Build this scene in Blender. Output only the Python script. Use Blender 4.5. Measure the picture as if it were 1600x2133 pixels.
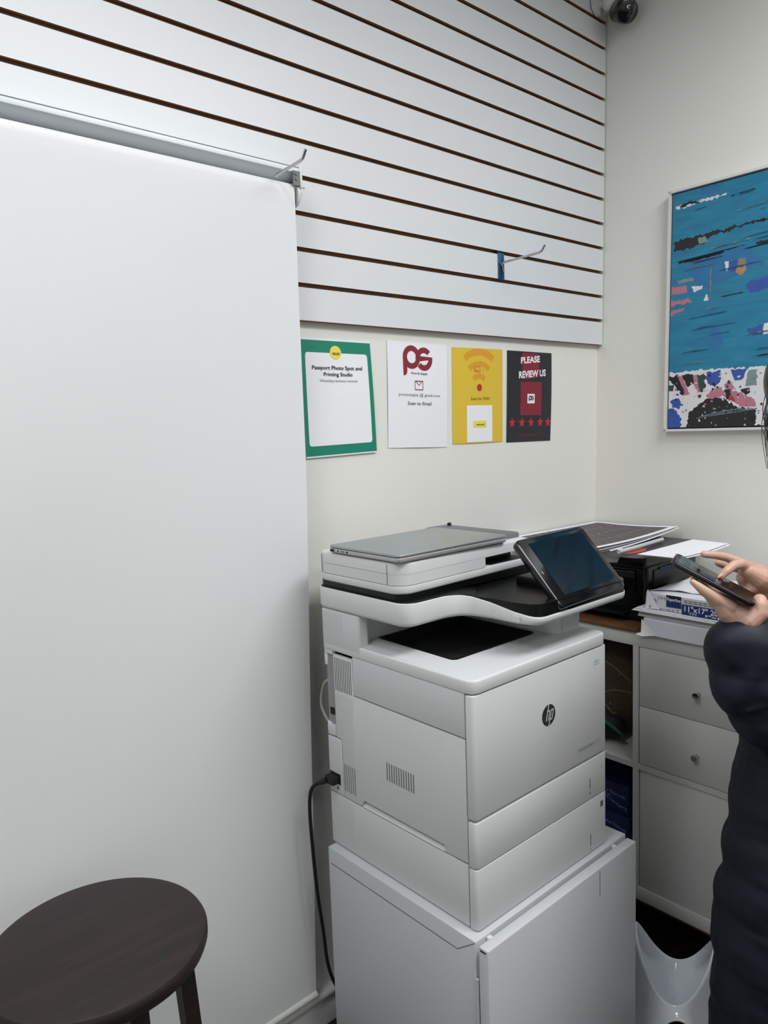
import bpy, bmesh, math, random
from mathutils import Vector, Matrix, noise
for o in list(bpy.data.objects): bpy.data.objects.remove(o, do_unlink=True)
SC = bpy.context.scene
COL = SC.collection
PI = math.pi

# ------------------------------------------------------------------ camera
CAM_R = Vector((0.7470451, -0.66379116, -0.03612371))
CAM_U = Vector((0.10252904, 0.06135801, 0.99283583))
CAM_D = Vector((0.65681917, 0.74539687, -0.11389507))
CAM_P = Vector((-2.18386407, -1.36795394, 1.44895612))
FPX = 1544.85
cd = bpy.data.cameras.new('camera'); cam = bpy.data.objects.new('camera', cd); COL.objects.link(cam)
cd.sensor_fit = 'VERTICAL'; cd.sensor_height = 36.0; cd.lens = FPX / 2133 * 36; cd.clip_start = 0.02
m = Matrix((CAM_R, CAM_U, -CAM_D)).transposed().to_4x4(); m.translation = CAM_P
cam.matrix_world = m; SC.camera = cam
# ------------------------------------------------------------------ world, lights, exposure
w = bpy.data.worlds.new('world'); SC.world = w; w.use_nodes = True
w.node_tree.nodes['Background'].inputs[0].default_value = (0.8, 0.88, 1, 1)
w.node_tree.nodes['Background'].inputs[1].default_value = 0.05
CEIL = 2.80
def area(name, loc, sx, sy, power, color=(1, 1, 1)):
    l = bpy.data.lights.new(name, 'AREA'); l.shape = 'RECTANGLE'; l.size = sx; l.size_y = sy
    l.energy = power; l.color = color
    o = bpy.data.objects.new(name, l); COL.objects.link(o); o.location = loc
    return o
LAMPS = [(-2.0, -0.65, 0.3, 0.3, 5), (-0.8, -1.6, 1.2, 0.6, 31), (-2.9, -0.9, 0.6, 0.6, 15), (-2.2, -2.8, 1.2, 0.6, 13)]  # last lamp is an added fill, lifting the dim lower backdrop
for i, (lx, ly, sx, sy, pw) in enumerate(LAMPS):
    area('ceiling_panel_light', (lx, ly, CEIL - 0.03), sx, sy, pw, (0.97, 0.99, 1.0))
SC.view_settings.view_transform = 'Standard'; SC.view_settings.look = 'None'
SC.view_settings.gamma = 1; SC.view_settings.use_curve_mapping = False
SC.view_settings.exposure = 0.07

# ------------------------------------------------------------------ helpers: materials
def lin(c):
    return tuple((x / 255 / 12.92) if x / 255 <= 0.04045 else ((x / 255 + 0.055) / 1.055) ** 2.4 for x in c)
MATS = {}
def mat(name, rgb, rough=0.5, metal=0.0, var=0.0, vscale=8.0, bump=0.0, bscale=300.0, emit=0.0, coat=0.0, spec=0.5, sheen=0.0, sss=0.0):
    if name in MATS: return MATS[name]
    mt = bpy.data.materials.new(name); mt.use_nodes = True; nt = mt.node_tree
    b = nt.nodes['Principled BSDF']; c = lin(rgb)
    b.inputs['Base Color'].default_value = (*c, 1); b.inputs['Roughness'].default_value = rough
    b.inputs['Metallic'].default_value = metal; b.inputs['Coat Weight'].default_value = coat
    b.inputs['Specular IOR Level'].default_value = spec
    if sheen: b.inputs['Sheen Weight'].default_value = sheen
    if sss:
        b.inputs['Subsurface Weight'].default_value = sss
        b.inputs['Subsurface Radius'].default_value = (0.012, 0.005, 0.003)
        b.inputs['Subsurface Scale'].default_value = 0.5
    tc = nt.nodes.new('ShaderNodeTexCoord')
    if var:
        n = nt.nodes.new('ShaderNodeTexNoise'); n.inputs['Scale'].default_value = vscale; n.inputs['Detail'].default_value = 4
        r = nt.nodes.new('ShaderNodeMixRGB'); r.blend_type = 'MIX'
        r.inputs[1].default_value = (*[x * (1 - var) for x in c], 1); r.inputs[2].default_value = (*[min(1, x * (1 + var)) for x in c], 1)
        nt.links.new(tc.outputs['Object'], n.inputs['Vector']); nt.links.new(n.outputs['Fac'], r.inputs[0])
        nt.links.new(r.outputs[0], b.inputs['Base Color'])
    if bump:
        n2 = nt.nodes.new('ShaderNodeTexNoise'); n2.inputs['Scale'].default_value = bscale; n2.inputs['Detail'].default_value = 3
        bp = nt.nodes.new('ShaderNodeBump'); bp.inputs['Strength'].default_value = bump; bp.inputs['Distance'].default_value = 0.001
        nt.links.new(tc.outputs['Object'], n2.inputs['Vector']); nt.links.new(n2.outputs['Fac'], bp.inputs['Height'])
        nt.links.new(bp.outputs[0], b.inputs['Normal'])
    if emit:
        b.inputs['Emission Color'].default_value = (*c, 1); b.inputs['Emission Strength'].default_value = emit
    MATS[name] = mt; return mt
def streak(name, ca, cb, scale=(3, 60, 60), rough=0.3, coat=0.0, rot=0.0, lo=0.35, hi=0.7):
    mt = bpy.data.materials.new(name); mt.use_nodes = True; nt = mt.node_tree; b = nt.nodes['Principled BSDF']
    tc = nt.nodes.new('ShaderNodeTexCoord'); mp = nt.nodes.new('ShaderNodeMapping'); mp.inputs['Scale'].default_value = scale
    mp.inputs['Rotation'].default_value = (0, 0, rot)
    n = nt.nodes.new('ShaderNodeTexNoise'); n.inputs['Scale'].default_value = 1; n.inputs['Detail'].default_value = 6; n.inputs['Distortion'].default_value = 0.6
    r = nt.nodes.new('ShaderNodeValToRGB'); r.color_ramp.elements[0].position = lo; r.color_ramp.elements[1].position = hi
    r.color_ramp.elements[0].color = (*lin(ca), 1); r.color_ramp.elements[1].color = (*lin(cb), 1)
    nt.links.new(tc.outputs['Object'], mp.inputs[0]); nt.links.new(mp.outputs[0], n.inputs['Vector'])
    nt.links.new(n.outputs['Fac'], r.inputs[0]); nt.links.new(r.outputs[0], b.inputs['Base Color'])
    b.inputs['Roughness'].default_value = rough; b.inputs['Coat Weight'].default_value = coat
    MATS[name] = mt; return mt

M_wall = mat('wall_paint', (224, 223, 217), 0.75, bump=0.25, bscale=140, var=0.012, vscale=3)
M_ceil = mat('ceiling_paint', (190, 190, 188), 0.9)
M_trimw = mat('trim_paint', (208, 208, 208), 0.4)
M_slat = mat('white_laminate', (214, 216, 219), 0.4, bump=0.08, bscale=500)
M_mdf = mat('raw_fibreboard', (150, 112, 84), 0.9, var=0.2, vscale=90)
M_paper = mat('matte_backdrop_paper', (222, 223, 224), 0.8, var=0.01, vscale=4, bump=0.25, bscale=14)
M_alu = mat('painted_aluminium', (204, 210, 214), 0.4, metal=0.1)
M_steel = mat('polished_steel', (190, 190, 190), 0.18, metal=1.0)
M_blue = mat('blue_steel', (66, 108, 138), 0.22, metal=0.8)
M_wplas = mat('white_plastic', (214, 214, 210), 0.4)
M_prn = mat('printer_white_plastic', (203, 205, 205), 0.5, bump=0.08, bscale=1500)
M_prn2 = mat('printer_panel_plastic', (197, 199, 200), 0.5, bump=0.08, bscale=1500)
M_slot = mat('shadow_gap_plastic', (24, 24, 25), 0.8)
M_vent = mat('vent_slot_plastic', (96, 98, 100), 0.8)
M_deck = mat('black_satin_plastic', (9, 9, 10), 0.36, spec=0.3, bump=0.05, bscale=1500)
M_tray = mat('charcoal_tray_plastic', (17, 18, 20), 0.5, spec=0.3)
M_scr = mat('dark_glass', (8, 12, 14), 0.06, coat=0.0, spec=0.55)
M_bez = mat('black_gloss_plastic', (11, 15, 19), 0.16, coat=0.3)
M_grey = mat('grey_plastic', (104, 107, 108), 0.45)
M_silver = mat('silver_laptop_lid', (158, 163, 163), 0.36, metal=0.55)
M_silver2 = mat('silver_laptop_side', (178, 180, 180), 0.35, metal=0.5)
M_cab = mat('powder_coated_steel', (192, 194, 197), 0.42, bump=0.06, bscale=900, var=0.015, vscale=6)
M_kal = mat('white_foil_board', (205, 205, 202), 0.45)
M_black = mat('black_rubber', (16, 16, 17), 0.55)
M_blackp = mat('black_printer_plastic', (7, 7, 9), 0.25)
M_greyp = mat('dark_grey_plastic', (44, 46, 50), 0.4)
M_sheet = mat('white_copy_paper', (232, 232, 236), 0.75)
M_sheet2 = mat('paper_edges', (205, 205, 205), 0.85)
M_ink = mat('black_ink', (30, 30, 34), 0.7)
M_inkg = mat('grey_ink', (120, 120, 124), 0.7)
M_green = mat('green_ink', (0, 126, 100), 0.6)
M_yel = mat('yellow_ink', (217, 184, 52), 0.55)
M_yel2 = mat('badge_yellow_ink', (236, 212, 84), 0.6)
M_or = mat('orange_ink', (218, 152, 36), 0.55)
M_mar = mat('maroon_ink', (130, 28, 48), 0.55)
M_red = mat('red_ink', (186, 34, 50), 0.55)
M_posb = mat('poster_black_ink', (32, 33, 37), 0.5)
M_wink = mat('white_ink', (236, 232, 234), 0.6)
M_navy = mat('navy_label_ink', (28, 52, 112), 0.5)
M_wood = streak('dark_walnut_stain', (22, 15, 16), (40, 25, 22), (7, 70, 70), 0.5, 0.0, rot=0.5)
M_wood2 = streak('brown_board_wood', (84, 56, 34), (110, 76, 48), (40, 6, 40), 0.5)
M_floor = streak('dark_floor_wood', (26, 20, 18), (46, 36, 31), (4, 50, 10), 0.3)
M_coat = mat('navy_nylon', (13, 19, 32), 0.55, var=0.1, vscale=30, bump=1.0, bscale=22, spec=0.3)
M_skin = mat('skin', (192, 154, 136), 0.5, var=0.07, vscale=28, bump=0.15, bscale=500, sss=0.12)
M_nail = mat('fingernail', (206, 160, 146), 0.25)
M_hair = streak('black_hair', (10, 9, 9), (32, 27, 25), (140, 140, 3), 0.38)
M_potty = mat('glossy_white_plastic', (226, 232, 240), 0.16, coat=0.3)
M_frame = mat('white_frame_wood', (212, 210, 208), 0.4)
M_gap = mat('black_shadow_gap', (12, 12, 14), 0.7)
M_cord = mat('black_cord', (14, 14, 15), 0.45)
M_gcord = mat('grey_cord', (150, 150, 146), 0.5)
M_logo = mat('dark_metallic_badge', (72, 76, 78), 0.3, metal=0.6)
M_emb = mat('embossed_plastic', (170, 172, 173), 0.5)
M_lampglow = mat('lamp_diffuser', (250, 252, 255), 0.5, emit=3.0)

# ------------------------------------------------------------------ helpers: geometry
class MB:
    def __init__(s): s.v = []; s.f = []; s.m = []
    def add(s, vs, fs, mi=0):
        k = len(s.v); s.v += [tuple(p) for p in vs]; s.f += [tuple(i + k for i in f) for f in fs]; s.m += [mi] * len(fs)
        return s
    def bm_add(s, bm, mi=0):
        bm.verts.index_update(); s.add([v.co[:] for v in bm.verts], [[v.index for v in f.verts] for f in bm.faces], mi); bm.free(); return s
    def box(s, x0, x1, y0, y1, z0, z1, bev=0.0, seg=2, mi=0, M=None):
        bm = bmesh.new(); bmesh.ops.create_cube(bm, size=1)
        for v in bm.verts:
            v.co = Vector(((x0 + x1) / 2 + v.co.x * abs(x1 - x0), (y0 + y1) / 2 + v.co.y * abs(y1 - y0), (z0 + z1) / 2 + v.co.z * abs(z1 - z0)))
        if bev > 0: bmesh.ops.bevel(bm, geom=bm.edges[:], offset=bev, segments=seg, profile=0.5, affect='EDGES')
        if M is not None: bmesh.ops.transform(bm, matrix=M, verts=bm.verts[:])
        return s.bm_add(bm, mi)
    def prism(s, poly, z0, z1, bt=0.0, bb=0.0, dz=None, mi=0, tmi=None, M=None, axis='z'):
        """extrude an outline; dz(x, y) lifts the top"""
        dz = dz or (lambda x, y: 0)
        if area2(poly) < 0: poly = poly[::-1]
        rings = []
        if bb: rings += [(-bb, z0, 0), (-bb * 0.3, z0 + bb * 0.3, 0), (0, z0 + bb, 0)]
        else: rings += [(0, z0, 0)]
        if bt: rings += [(0, z1 - bt, 1), (-bt * 0.3, z1 - bt * 0.3, 1), (-bt, z1, 1)]
        else: rings += [(0, z1, 1)]
        n = len(poly); vs = []; fs = []
        for (d, z, up) in rings:
            for (x, y) in offset(poly, d): vs.append(Vector((x, y, z + (dz(x, y) if up else 0))))
        for k in range(len(rings) - 1):
            for i in range(n):
                j = (i + 1) % n; fs.append((k * n + i, k * n + j, (k + 1) * n + j, (k + 1) * n + i))
        if axis == 'y': vs = [Vector((p.x, p.z, p.y)) for p in vs]
        if axis == 'x': vs = [Vector((p.z, p.x, p.y)) for p in vs]
        if M is not None: vs = [M @ p for p in vs]
        s.add(vs, fs, mi); k0 = len(s.v) - len(vs)
        s.f.append(tuple(k0 + i for i in range(n - 1, -1, -1))); s.m.append(mi)
        s.f.append(tuple(k0 + (len(rings) - 1) * n + i for i in range(n))); s.m.append(mi if tmi is None else tmi)
        return s
    def tube(s, pts, rad, n=10, mi=0, cap=True, flat=None):
        pts = [Vector(p) for p in pts]; rs = rad if isinstance(rad, (list, tuple)) else [rad] * len(pts)
        up = Vector((0, 0, 1)); vs = []; prev = None
        for i, p in enumerate(pts):
            t = (pts[min(i + 1, len(pts) - 1)] - pts[max(i - 1, 0)]).normalized()
            a = prev if prev is not None else (t.cross(up) if abs(t.z) < 0.9 else t.cross(Vector((1, 0, 0))))
            a = (a - t * a.dot(t)).normalized(); b = t.cross(a); prev = a
            for k in range(n):
                an = 2 * PI * k / n; vs.append(p + (a * math.cos(an) + b * math.sin(an)) * rs[i])
        fs = []
        for i in range(len(pts) - 1):
            for k in range(n):
                j = (k + 1) % n; fs.append((i * n + k, i * n + j, (i + 1) * n + j, (i + 1) * n + k))
        if cap: fs += [tuple(range(n - 1, -1, -1)), tuple((len(pts) - 1) * n + k for k in range(n))]
        return s.add(vs, fs, mi)
    def lathe(s, prof, c, axis=Vector((0, 0, 1)), n=32, mi=0):
        axis = Vector(axis).normalized(); a = axis.orthogonal().normalized(); b = axis.cross(a); vs = []; c = Vector(c)
        for (r, h) in prof:
            for k in range(n):
                an = 2 * PI * k / n; vs.append(c + axis * h + (a * math.cos(an) + b * math.sin(an)) * r)
        fs = []
        for i in range(len(prof) - 1):
            for k in range(n):
                j = (k + 1) % n; fs.append((i * n + k, i * n + j, (i + 1) * n + j, (i + 1) * n + k))
        if prof[0][0] > 1e-6: fs.append(tuple(range(n - 1, -1, -1)))
        if prof[-1][0] > 1e-6: fs.append(tuple((len(prof) - 1) * n + k for k in range(n)))
        return s.add(vs, fs, mi)
    def surf(s, fn, nu, nv, thick=0.0, mi=0):
        """sheet fn(u, v); thick gives it a back"""
        g = [[Vector(fn(i / nu, j / nv)) for j in range(nv + 1)] for i in range(nu + 1)]
        vs = [p for r in g for p in r]; W = nv + 1
        fs = [(i * W + j, (i + 1) * W + j, (i + 1) * W + j + 1, i * W + j + 1) for i in range(nu) for j in range(nv)]
        if thick:
            N = len(vs); back = []
            for i in range(nu + 1):
                for j in range(nv + 1):
                    du = g[min(i + 1, nu)][j] - g[max(i - 1, 0)][j]; dv = g[i][min(j + 1, nv)] - g[i][max(j - 1, 0)]
                    back.append(g[i][j] - du.cross(dv).normalized() * thick)
            vs += back; fs += [tuple(N + k for k in f[::-1]) for f in fs]
            rim = [(i, 0) for i in range(nu)] + [(nu, j) for j in range(nv)] + [(i, nv) for i in range(nu, 0, -1)] + [(0, j) for j in range(nv, 0, -1)]
            rim = [i * W + j for i, j in rim]
            for a in range(len(rim)):
                p, q = rim[a], rim[(a + 1) % len(rim)]; fs.append((q, p, p + N, q + N))
        return s.add(vs, fs, mi)
    def ngon(s, pts, mi=0):
        return s.add(pts, [tuple(range(len(pts)))], mi)
    def ball(s, c, r, n=16, mi=0, M=None):
        r = r if isinstance(r, (tuple, list)) else (r, r, r)
        bm = bmesh.new(); bmesh.ops.create_uvsphere(bm, u_segments=n, v_segments=max(6, n // 2), radius=1)
        X = Matrix.Translation(Vector(c)) @ (M.to_4x4() if M is not None else Matrix.Identity(4)) @ Matrix.Diagonal((*r, 1))
        bmesh.ops.transform(bm, matrix=X, verts=bm.verts[:]); return s.bm_add(bm, mi)
    def capsule(s, p0, r0, p1, r1, n=14, mi=0):
        p0 = Vector(p0); p1 = Vector(p1); L = (p1 - p0).length
        if L < 1e-6: return s.ball(p0, r0, n, mi)
        prof = [(1e-7, -r0)] + [(r0 * math.sin(a), -r0 * math.cos(a)) for a in (0.4, 0.8, 1.2, PI / 2)]
        prof += [(r1 * math.sin(a), L - r1 * math.cos(a)) for a in (PI / 2, 1.94, 2.34, 2.74)] + [(1e-7, L + r1)]
        return s.lathe(prof, p0, (p1 - p0), n, mi)

def area2(p): return sum(p[i][0] * p[(i + 1) % len(p)][1] - p[(i + 1) % len(p)][0] * p[i][1] for i in range(len(p)))
def offset(poly, d):
    if d == 0: return list(poly)
    n = len(poly); out = []
    for i in range(n):
        p, q, r = Vector(poly[i - 1]), Vector(poly[i]), Vector(poly[(i + 1) % n])
        a = (q - p).normalized(); b = (r - q).normalized(); na = Vector((a.y, -a.x)); nb = Vector((b.y, -b.x))
        t = (na + nb); l = t.length
        if l < 1e-6: out.append(tuple(q)); continue
        t /= l; c = max(0.35, t.dot(na)); out.append(tuple(q + t * (d / c)))
    return out
def fillet(pts, rads, seg=5):
    """pts outline with a rounding radius at each corner"""
    n = len(pts); out = []
    if not isinstance(rads, (list, tuple)): rads = [rads] * n
    for i in range(n):
        p, q, r = Vector(pts[i - 1]), Vector(pts[i]), Vector(pts[(i + 1) % n]); R = rads[i]
        a = (p - q).normalized(); b = (r - q).normalized()
        if R <= 0 or abs(a.dot(b)) > 0.999: out.append(tuple(q)); continue
        th = a.angle(b); d = min(R / math.tan(th / 2), (p - q).length * 0.49, (r - q).length * 0.49); R2 = d * math.tan(th / 2)
        c = q + (a + b).normalized() * (R2 / math.sin(th / 2)); s0 = q + a * d - c; s1 = q + b * d - c
        an = s0.angle_signed(s1)
        for k in range(seg + 1):
            t = k / seg; v = s0.copy(); v.rotate(Matrix.Rotation(-an * t, 2)) if False else None
            ca, sa = math.cos(-an * t), math.sin(-an * t)
            out.append((c.x + s0.x * ca - s0.y * sa, c.y + s0.x * sa + s0.y * ca))
    return out
def rect(x0, x1, y0, y1, r=0.0, seg=5):
    return fillet([(x0, y0), (x1, y0), (x1, y1), (x0, y1)], r, seg)

ORI = {}
def finish(name, me, mats, parent, label=None, angle=35):
    if not isinstance(mats, (list, tuple)): mats = [mats]
    for k in mats: me.materials.append(k)
    me.shade_smooth(); me.set_sharp_from_angle(angle=math.radians(angle))
    o = bpy.data.objects.new(name, me); COL.objects.link(o)
    if parent is not None:
        o.parent = parent; ORI[o.name] = ORI[parent.name]
    if label: o['label'] = label
    return o
DECO = ('printed_', 'vent_slots', 'ribs', 'embossed_', 'paint_strokes', 'pressed_seam', 'scuff_mark', 'badge_letters', 'name_', 'white_doodles', 'warning_text',
        'screen_card', 'screen_bar', 'screen_strip', 'cover_seam', 'support_seam', 'rail_groove', 'home_symbol', 'edge_channel', 'side_label', 'paper_gauge')
def deco(o, mb, m):
    """lay a surface pattern into an existing part's own mesh, as one more material of it"""
    me = o.data; me.materials.append(m); k = len(me.materials) - 1; org = ORI[o.name]; bm = bmesh.new(); bm.from_mesh(me)
    vs = [bm.verts.new(Vector(p) - org) for p in mb.v]
    for f in mb.f:
        try: fc = bm.faces.new([vs[i] for i in f]); fc.material_index = k; fc.smooth = False
        except ValueError: pass
    bm.to_mesh(me); bm.free(); return o
def build(name, mb, mats, parent=None, label=None, angle=35):
    if parent is not None and parent.type == 'MESH' and name.startswith(DECO): return deco(parent, mb, mats)
    me = bpy.data.meshes.new(name); org = ORI[parent.name] if parent is not None else Vector((0, 0, 0))
    if parent is None:
        xs = [p[0] for p in mb.v]; ys = [p[1] for p in mb.v]; zs = [p[2] for p in mb.v]
        org = Vector(((min(xs) + max(xs)) / 2, (min(ys) + max(ys)) / 2, min(zs)))
    me.from_pydata([tuple(Vector(p) - org) for p in mb.v], [], mb.f)
    me.polygons.foreach_set('material_index', mb.m); me.update()
    bm = bmesh.new(); bm.from_mesh(me); bmesh.ops.recalc_face_normals(bm, faces=bm.faces[:]) if not getattr(mb, 'keep', False) else None
    bm.to_mesh(me); bm.free()
    o = finish(name, me, mats, parent, label, angle)
    if parent is None: o.location = org; ORI[o.name] = org
    return o
def thing(name, label, cat, loc, group=None):
    o = bpy.data.objects.new(name, None); COL.objects.link(o); o.location = loc; o.empty_display_size = 0.05
    o['label'] = label; o['category'] = cat
    if group: o['group'] = group
    ORI[o.name] = Vector(loc); return o
def tag(o, label, cat, group=None):
    o['label'] = label; o['category'] = cat
    if group: o['group'] = group
    return o
def struct(o): o['kind'] = 'structure'; return o
def remeshed(name, mb, mats, parent, voxel, smooth=4, label=None, post=None, factor=0.5):
    """melt overlapping closed shapes into one continuous skin"""
    me = bpy.data.meshes.new(name); me.from_pydata(mb.v, [], mb.f); me.update()
    bm = bmesh.new(); bm.from_mesh(me); bmesh.ops.remove_doubles(bm, verts=bm.verts[:], dist=1e-6)
    bmesh.ops.recalc_face_normals(bm, faces=bm.faces[:]); bm.to_mesh(me); bm.free()
    t = bpy.data.objects.new('tmp', me); COL.objects.link(t)
    r = t.modifiers.new('r', 'REMESH'); r.mode = 'VOXEL'; r.voxel_size = voxel
    sm = t.modifiers.new('s', 'SMOOTH'); sm.iterations = smooth; sm.factor = factor
    dg = bpy.context.evaluated_depsgraph_get(); dg.update()
    out = bpy.data.meshes.new_from_object(t.evaluated_get(dg)); bpy.data.objects.remove(t)
    out.name = name; org = ORI[parent.name] if parent is not None else Vector((0, 0, 0))
    for v in out.vertices:
        p = v.co.copy()
        if post: p = post(p)
        v.co = p - org
    out.materials.clear()
    return finish(name, out, mats, parent, label, 180)
_TC = {}
def text_mesh(body, bold=0.0, shear=0.0):
    key = (body, bold, shear)
    if key not in _TC:
        c = bpy.data.curves.new('t', 'FONT'); c.body = body; c.offset = bold; c.shear = shear; c.resolution_u = 3
        t = bpy.data.objects.new('t', c); COL.objects.link(t)
        dg = bpy.context.evaluated_depsgraph_get(); dg.update()
        me = bpy.data.meshes.new_from_object(t.evaluated_get(dg))
        vs = [(v.co.x, v.co.y) for v in me.vertices]; fs = [tuple(p.vertices) for p in me.polygons]
        bpy.data.objects.remove(t)
        xs = [a for a, b in vs]; ys = [b for a, b in vs]
        x0, x1, y0, y1 = min(xs), max(xs), min(ys), max(ys)
        _TC[key] = ([((a - x0) / (x1 - x0), (b - y0) / (y1 - y0)) for a, b in vs], fs)
    return _TC[key]
def put_text(mb, fn, body, u0, u1, v0, v1, mi=0, bold=0.0, shear=0.0, slope=0.0):
    """set text into the box u0..u1, v0..v1 of the surface fn(u, v)"""
    vs, fs = text_mesh(body, bold, shear)
    mb.add([fn(u0 + (u1 - u0) * a, v0 + (v1 - v0) * b + slope * a) for a, b in vs], fs, mi)
def put_poly(mb, fn, pts, mi=0): mb.add([fn(u, v) for u, v in pts], [tuple(range(len(pts)))], mi)
def put_rect(mb, fn, u0, u1, v0, v1, mi=0, n=6):
    W = n + 1
    mb.add([fn(u0 + (u1 - u0) * i / n, v0 + (v1 - v0) * j / n) for i in range(n + 1) for j in range(n + 1)],
           [(i * W + j, (i + 1) * W + j, (i + 1) * W + j + 1, i * W + j + 1) for i in range(n) for j in range(n)], mi)
def arc(c, r, a0, a1, n=16): return [(c[0] + r * math.cos(math.radians(a0 + (a1 - a0) * k / n)), c[1] + r * math.sin(math.radians(a0 + (a1 - a0) * k / n))) for k in range(n + 1)]
def band(mb, fn, c, r0, r1, a0, a1, mi=0, n=24, su=1.0, sv=1.0):
    p = arc((0, 0), r0, a0, a1, n); q = arc((0, 0), r1, a0, a1, n); vs = [fn(c[0] + x * su, c[1] + y * sv) for x, y in p + q]
    mb.add(vs, [(i, i + 1, n + 2 + i, n + 1 + i) for i in range(n)], mi)
def at(px, py, dist):
    """a point the photo shows at (px, py), dist metres ahead of the lens"""
    return CAM_P + (CAM_D + CAM_R * ((px - 800) / FPX) - CAM_U * ((py - 1066.5) / FPX)) * dist

# ================================================================== THE ROOM
WB = 0.02                                     # face of the painted back wall
def xw(z): return 0.002 + 0.03 * (z - 1.69)   # the right wall is a little out of plumb
struct(build('floor', MB().box(-4.3, 0.3, -4.3, 0.3, -0.08, 0.0), M_floor))
struct(build('ceiling', MB().box(-4.3, 0.3, -4.3, 0.3, CEIL, CEIL + 0.08), M_ceil))
struct(build('wall_back', MB().box(-4.2, 0.2, WB, WB + 0.12, 0, CEIL), M_wall))
mb = MB(); mb.add([(xw(0), WB, 0), (xw(0), -4.2, 0), (xw(CEIL), -4.2, CEIL), (xw(CEIL), WB, CEIL),
                   (0.2, WB, 0), (0.2, -4.2, 0), (0.2, -4.2, CEIL), (0.2, WB, CEIL)],
                  [(0, 1, 2, 3), (7, 6, 5, 4), (0, 4, 5, 1), (3, 2, 6, 7), (0, 3, 7, 4), (1, 5, 6, 2)])
struct(build('wall_right', mb, M_wall))
struct(build('wall_left', MB().box(-4.32, -4.2, -4.2, WB, 0, CEIL), M_wall))
struct(build('wall_front', MB().box(-4.2, 0.2, -4.32, -4.2, 0, CEIL), M_wall))
prof = [(WB, 0), (0.004, 0), (0.003, 0.05), (0.006, 0.056), (0.006, 0.064), (-0.001, 0.072), (-0.004, 0.078), (-0.003, 0.085), (0.003, 0.090), (0.010, 0.091), (WB, 0.091)]
mb = MB(); n = len(prof)
mb.add([(x, y, z) for x in (-4.2, -0.05) for y, z in prof], [(i, (i + 1) % n, n + (i + 1) % n, n + i) for i in range(n)] + [tuple(range(n)), tuple(range(2 * n - 1, n - 1, -1))])
struct(build('baseboard_back', mb, M_trimw, angle=50))

# slatwall: a grooved sheet screwed to the upper wall
prof = [(0.0, 1.69)]; flag = []
for k in range(1, 15):
    zc = 1.69 + 0.0762 * k
    prof += [(0, zc - 0.005), (0.008, zc - 0.005), (0.008, zc - 0.011), (0.015, zc - 0.011), (0.015, zc + 0.011), (0.008, zc + 0.011), (0.008, zc + 0.005), (0, zc + 0.005)]
prof += [(0, CEIL - 0.002), (0.0195, CEIL - 0.002), (0.0195, 1.69)]
n = len(prof); vs = []
for end in (0, 1):
    for y, z in prof: vs.append((-4.19 if end == 0 else 0.0275 * (z - 1.69) - 0.001, y, z))
mb = MB()
for i in range(n):
    j = (i + 1) % n; front = prof[i][0] == 0 and prof[j][0] == 0
    mb.add([vs[i], vs[j], vs[n + j], vs[n + i]], [(0, 1, 2, 3)], 0 if front else 1)
mb.add(vs[n:], [tuple(range(n))], 0)
tag(build('slatwall', mb, [M_slat, M_mdf], angle=20), 'white grooved slatwall sheet covering the upper back wall', 'slatwall')

# ceiling lights (above the frame)
for i, (lx, ly, sx, sy, pw) in enumerate(LAMPS):
    t = thing('ceiling_light', ['small square ceiling light above the round stool', 'square ceiling light panel nearest the right wall', 'square ceiling light panel nearest the left wall', 'added square light panel behind the camera, brightening the lower backdrop'][i], 'ceiling light', (lx, ly, CEIL - 0.025))
    mb = MB()
    for a, b, c, d in ((-sx / 2 - 0.03, sx / 2 + 0.03, -sy / 2 - 0.03, -sy / 2), (-sx / 2 - 0.03, sx / 2 + 0.03, sy / 2, sy / 2 + 0.03), (-sx / 2 - 0.03, -sx / 2, -sy / 2, sy / 2), (sx / 2, sx / 2 + 0.03, -sy / 2, sy / 2)):
        mb.box(lx + a, lx + b, ly + c, ly + d, CEIL - 0.025, CEIL)
    build('frame', mb, M_wplas, t)
    build('diffuser', MB().box(lx - sx / 2, lx + sx / 2, ly - sy / 2, ly + sy / 2, CEIL - 0.015, CEIL - 0.008), M_lampglow, t)

# ================================================================== BACKDROP ON THE LEFT
t = thing('photo_backdrop', 'wide white roller backdrop hanging down the left wall to the skirting', 'photo backdrop', (-2.2, -0.025, 0.1))
def ydrop(z): return -0.016 - 0.034 * max(0, min(1, (z - 0.13) / 1.8)) ** 1.0
ex = [(0.125, -1.262), (0.45, -1.256), (0.79, -1.247), (1.12, -1.240), (1.39, -1.236), (1.79, -1.238), (1.95, -1.239)]
def xedge(z):
    for (z0, x0), (z1, x1) in zip(ex, ex[1:]):
        if z <= z1: return x0 + (x1 - x0) * (z - z0) / (z1 - z0)
    return ex[-1][1]
def drop(u, v):
    if v < 0.9:
        z = 0.125 + (1.942 - 0.125) * v / 0.9; y = ydrop(z)
    else:
        a = (v - 0.9) / 0.1 * 2.3; z = 1.942 + 0.022 * math.sin(a); y = -0.028 - 0.022 * math.cos(a)
    xr = xedge(min(z, 1.95)); x = -3.1 + (xr + 3.1) * u
    wob = 0.0022 * math.sin(x * 5 + z * 3) * (1 - 0.6 * v) + 0.0015 * math.sin(z * 7 - x * 9) + 0.002 * math.sin(z * 2.1 + x * 2)
    if v > 0.85: wob *= max(0, (0.92 - v) / 0.07) if v < 0.92 else 0
    return (x, y - wob, z)
build('paper_sheet', MB().surf(drop, 60, 90, 0.0006), M_paper, t, angle=60)
build('bottom_bar', MB().tube([(-3.1, -0.014, 0.115), (-1.262, -0.014, 0.115)], 0.009, 12), M_wplas, t)
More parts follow.
